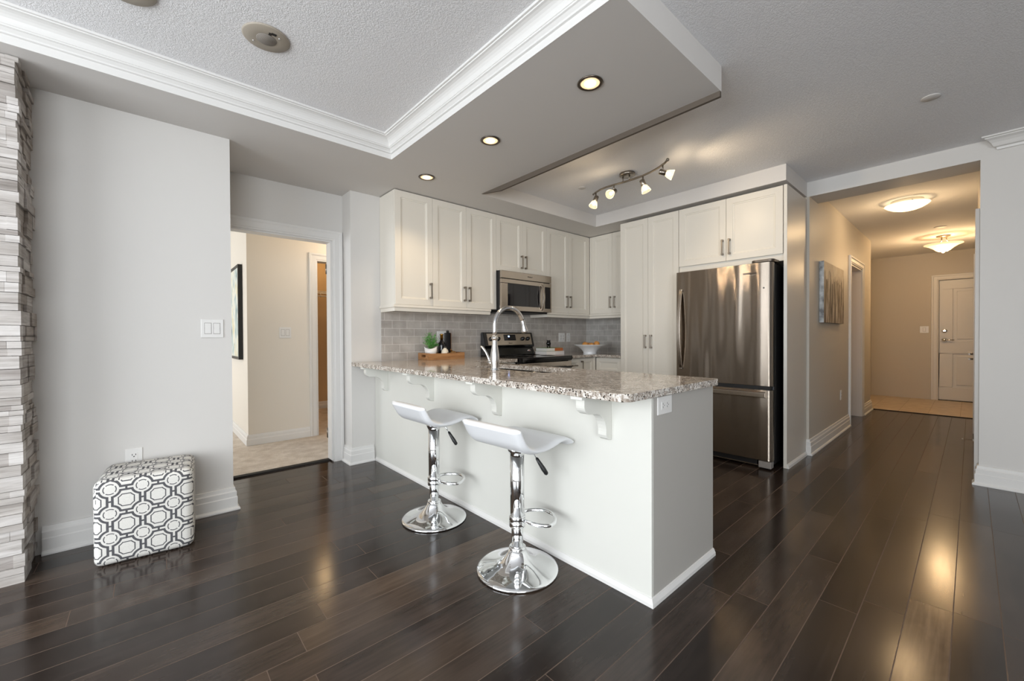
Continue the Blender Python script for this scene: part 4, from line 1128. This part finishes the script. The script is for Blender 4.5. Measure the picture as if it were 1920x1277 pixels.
# ------------------------------------------------------------------ pictures
ha = thing('canvas_painting', 'abstract brown and grey canvas on the hallway wall', 'painting', (5.04, 1.02, 1.262))
MB().box(0.002, 0.960, -0.040, -0.004, 0, 0.615).build('canvas', M_ART, ha, 0.001)
MB().box(-0.002, 0.0015, -0.0405, -0.003, 0, 0.615).build('canvas_edge', M_ARTEDGE, ha)
bp = thing('framed_painting', 'tall pale painting in a black frame on the bedroom wall', 'painting', (0.773, 5.25, 0.90))
f_ = MB()
for (y0, y1, z0, z1) in ((0, 0.028, 0, 1.03), (0.672, 0.70, 0, 1.03), (0.028, 0.672, 0, 0.028), (0.028, 0.672, 1.002, 1.03)): f_.box(-0.042, -0.002, y0, y1, z0, z1)
f_.build('frame', M_BLACKMAT, bp)
MB().box(-0.034, -0.004, 0.028, 0.672, 0.028, 1.002).build('canvas', M_BEDART, bp)

# wire shelf in the closet
ws = thing('wire_shelf', 'white wire shelf with hanging rail inside the bedroom closet', 'shelf', (1.2, 6.5, 1.83))
w_ = MB()
for y in (0.0, 0.12, 0.24, 0.335): w_.tube([(0, y, 0), (2.09, y, 0)], 0.003, 6)
w_.tube([(0, 0.0, -0.03), (2.09, 0.0, -0.03)], 0.004, 6).tube([(0, 0.03, -0.07), (2.09, 0.03, -0.07)], 0.007, 8)
for i in range(42):
    x = 0.02 + i*0.05; w_.tube([(x, 0, -0.03), (x, 0, 0.003), (x, 0.345, 0.003)], 0.0017, 4)
w_.build('wire_deck', M_TRIM, ws)
for x in (0.75, 0.86):
    MB().tube([(x, 0.03, -0.03), (x, 0.0, -0.06), (x, 0.01, -0.09), (x, 0.03, -0.08)], 0.004, 6).build('hook', M_TRIM, ws)

# spring door stop low in the hallway
ds = thing('door_stop', 'thin spring door stop sticking out from the right hallway baseboard', 'door stop', (6.24, -0.022, 0.062))
MB().cyl((0, 0, 0), (0, 0.010, 0), 0.012).build('mount', M_TRIM, ds)
MB().tube([(0.0035*math.cos(i*0.9), 0.008 + i*0.0011, 0.0035*math.sin(i*0.9)) for i in range(60)], 0.0014, 5).build('spring', M_NICKEL, ds)
MB().cyl((0, 0.073, 0), (0, 0.084, 0), 0.006).build('rubber_tip', M_PLATE, ds)

# ------------------------------------------------------------------ ceiling fixtures
def speaker(label, loc):
    t = thing('ceiling_speaker', label, 'speaker', loc, 0, 'round speakers in the tray ceiling')
    MB().lathe([(0.0, -0.001), (0.098, 0), (0.1, -0.003), (0.094, -0.008), (0.05, -0.010), (0.0, -0.010)], seg=48).build('cover_plate', M_SPEAKER, t)
    MB().lathe([(0.0, -0.012), (0.042, -0.012), (0.043, -0.0095), (0.0, -0.0095)], seg=40).build('grille', M_GRILLE, t)
    for s_ in (-1, 1): MB().lathe([(0.0, -0.012), (0.004, -0.012), (0.004, -0.0085), (0, -0.0085)], (0.046*s_, -0.046*s_, 0), 12).build('screw', M_LOGOL, t)
    MB().box(0.0, 0.012, -0.060, -0.042, -0.0112, -0.009).box(0.010, 0.030, -0.066, -0.052, -0.0112, -0.009).build('volume_mark', M_DARKGAP, t)
    return t
speaker('beige round ceiling speaker fully in view in the tray ceiling', (0.440, 2.256, ZC - 0.0005))
s2 = dup(bpy.data.objects['ceiling_speaker'], (-0.055, 2.31, ZC - 0.0005), 0, 'beige round ceiling speaker cut off by the top edge of the photo')
def cover(name, label, loc, r, cat):
    o = MB().lathe([(0.0, 0), (r*0.9, 0), (r, -0.001), (r, -0.004), (r*0.94, -0.006), (0.0, -0.0065)], seg=36).build(name, M_SOFFIT, None, loc=loc)
    return tag(o, label, cat, 'round cover plates on the ceilings')
cover('sprinkler_cover', 'flat round cover plate on the kitchen ceiling beside the track light', (3.162, 2.52, ZC), 0.036, 'cover plate')
cover('sprinkler_cover', 'flat round cover plate alone on the open ceiling before the hallway', (3.565, 0.17, ZC), 0.044, 'cover plate')
cover('sprinkler_cover', 'small round cover plate on the hallway ceiling between its two lamps', (7.82, 0.28, 2.555), 0.06, 'cover plate')

def pot_light(label, x, y):
    t = thing('recessed_light', label, 'ceiling light', (x, y, ZS), 0, 'recessed lights in the dropped beam')
    MB().lathe([(0.064, 0.0), (0.066, -0.004), (0.060, -0.007), (0.050, -0.0065), (0.048, -0.003), (0.050, 0.0)], seg=48).build('trim_ring', M_NICKELD, t)
    MB().lathe([(0.049, -0.0035), (0.044, -0.003), (0.038, -0.002), (0.0, -0.0018)], seg=40).build('reflector', M_POTGLOW, t)
    MB().lathe([(0.030, -0.003), (0.028, -0.008), (0.016, -0.011), (0.0, -0.012)], seg=32).build('bulb', M_BULB, t)
    spot('pot_lamp', (x, y, ZS - 0.02), 14, (1.0, 0.78, 0.52), 2.0, 0.03)
pot_light('recessed light nearest the camera, at the free end of the beam', 1.716, 1.312)
pot_light('middle recessed light of the three in the beam', 1.714, 2.131)
pot_light('recessed light nearest the wall cabinets, farthest along the beam', 1.714, 2.962)

# track light: bowed bar with four adjustable glass heads
TX, TY = 3.19, 2.035
tk = thing('track_light', 'brushed nickel wavy track light with four lit glass heads over the kitchen', 'ceiling light', (TX, TY, ZC))
MB().lathe([(0.066, 0), (0.068, -0.004), (0.068, -0.020), (0.062, -0.025), (0.0, -0.026)], seg=40).build('canopy', M_NICKEL, tk)
bar = [(3.225, 2.430), (3.200, 2.385), (3.170, 2.31), (3.158, 2.23), (3.163, 2.14), (3.175, 2.05), (3.178, 1.96), (3.170, 1.87), (3.148, 1.78), (3.112, 1.69), (3.07, 1.62), (3.030, 1.575)]
bz = -0.074
bp_ = [(x - TX, y - TY, bz) for x, y in bar]
MB().tube(bp_, 0.0085, 12).sphere((bp_[-1][0], bp_[-1][1], bz), 0.013, 0.013, 0.013, 12, 8).sphere((bp_[0][0], bp_[0][1], bz), 0.010, 0.010, 0.010, 12, 8).build('track_bar', M_NICKEL, tk)
for (x, y) in ((-0.016, 0.035), (-0.013, -0.03)):
    MB().cyl((x, y, -0.024), (x, y, bz + 0.004), 0.006).build('canopy_post', M_NICKEL, tk)
def head(x, y, d):
    """x,y on the bar; d = aiming direction (world)"""
    x -= TX; y -= TY; d = Vector(d).normalized()
    hd = MB().cyl((x, y, bz - 0.004), (x, y, bz - 0.052), 0.0065).sphere((x, y, bz - 0.054), 0.010, 0.010, 0.010, 12, 8)
    c = Vector((x, y, bz - 0.062))
    s0 = c - d*0.028
    hd.lathe([(0.0, 0), (0.019, 0.0), (0.0215, 0.004), (0.0215, 0.050), (0.018, 0.054), (0.0, 0.054)], s0, 24, d)
    h = hd.build('lamp_head', M_NICKEL, tk)
    g0 = s0 + d*0.052
    MB().lathe([(0.019, 0), (0.026, 0.010), (0.033, 0.028), (0.040, 0.055), (0.0405, 0.058), (0.038, 0.056), (0.031, 0.030), (0.024, 0.013), (0.017, 0.004)], g0, 32, d).build('glass_shade', M_SHADE, h)
    MB().lathe([(0.007, 0.002), (0.010, 0.010), (0.014, 0.022), (0.016, 0.031), (0.012, 0.039), (0.0, 0.042)], g0, 20, d).build('bulb', M_BULB, h)
    wp = Vector((TX, TY, ZC)) + g0 + d*0.075
    sp = spot('track_lamp', wp, 7.0, (1.0, 0.77, 0.5), 2.4, 0.03)
    sp.rotation_euler = d.to_track_quat('-Z', 'Y').to_euler()
    point('track_glow', wp, 0.8, (1.0, 0.77, 0.5), 0.03)
R_, F_ = Vector((0.7467, -0.665, 0)), Vector((0.665, 0.7467, 0))
Z_ = Vector((0, 0, 1))
head(3.198, 2.382, -0.35*R_ - 0.15*F_ - 0.85*Z_)
head(3.160, 2.155, -0.55*R_ - 0.55*F_ - 0.45*Z_)
head(3.170, 1.870, 0.30*R_ - 0.1*F_ - 0.85*Z_)
head(3.085, 1.645, 0.85*R_ - 0.15*F_ - 0.30*Z_)

# hallway lamps
fl = thing('flush_ceiling_light', 'lit frosted glass bowl light flat on the hallway ceiling', 'ceiling light', (6.02, 0.46, 2.555))
MB().lathe([(0.130, 0), (0.130, -0.030), (0.120, -0.034), (0.0, -0.034)], seg=48).build('ceiling_pan', M_CREAM, fl)
MB().lathe([(0.178, -0.040), (0.180, -0.044), (0.160, -0.062), (0.125, -0.082), (0.08, -0.097), (0.04, -0.103), (0.0, -0.105)], seg=48).build('glass_bowl', M_FLUSH, fl)
for k in range(3):
    a = rad(200 + k*120); MB().cyl((0.150*math.cos(a), 0.150*math.sin(a), -0.030), (0.158*math.cos(a), 0.158*math.sin(a), -0.050), 0.006).build('clip', M_NICKELD, fl)
sf = thing('semi_flush_light', 'lit flared glass bowl lamp hanging near the front door', 'ceiling light', (8.56, 0.275, 2.555))
MB().lathe([(0.072, 0), (0.074, -0.012), (0.055, -0.02), (0.0, -0.022)], seg=32).build('canopy', M_NICKEL, sf)
for k in range(3):
    a = rad(30 + k*120); MB().tube([(0.03*math.cos(a), 0.03*math.sin(a), -0.018), (0.035*math.cos(a), 0.035*math.sin(a), -0.07), (0.065*math.cos(a), 0.065*math.sin(a), -0.10), (0.12*math.cos(a), 0.12*math.sin(a), -0.128)], 0.006, 8).build('arm', M_NICKEL, sf)
MB().lathe([(0.200, -0.118), (0.202, -0.124), (0.150, -0.146), (0.105, -0.178), (0.070, -0.212), (0.045, -0.226), (0.0, -0.228)], seg=48).build('glass_bowl', M_SEMI, sf)
MB().lathe([(0.03, -0.226), (0.022, -0.236), (0.010, -0.245), (0.0, -0.25)], seg=20).build('finial', M_NICKELD, sf)
# the lamps themselves
point('hall_lamp', (6.02, 0.46, 2.43), 10, WARM, 0.10)
point('hall_uplight', (6.02, 0.46, 2.518), 0.35, WARM, 0.012)
point('entry_lamp', (8.56, 0.275, 2.29), 21, WARM, 0.10)
point('entry_uplight', (8.56, 0.275, 2.46), 2.0, WARM, 0.03)
point('bedroom_lamp', (1.9, 4.5, 2.36), 11, (1.0, 0.82, 0.62), 0.08)
point('closet_lamp', (1.93, 6.30, 2.38), 6, (1.0, 0.68, 0.36), 0.07)
point('laundry_lamp', (7.0, 1.9, 2.35), 4, WARM, 0.08)
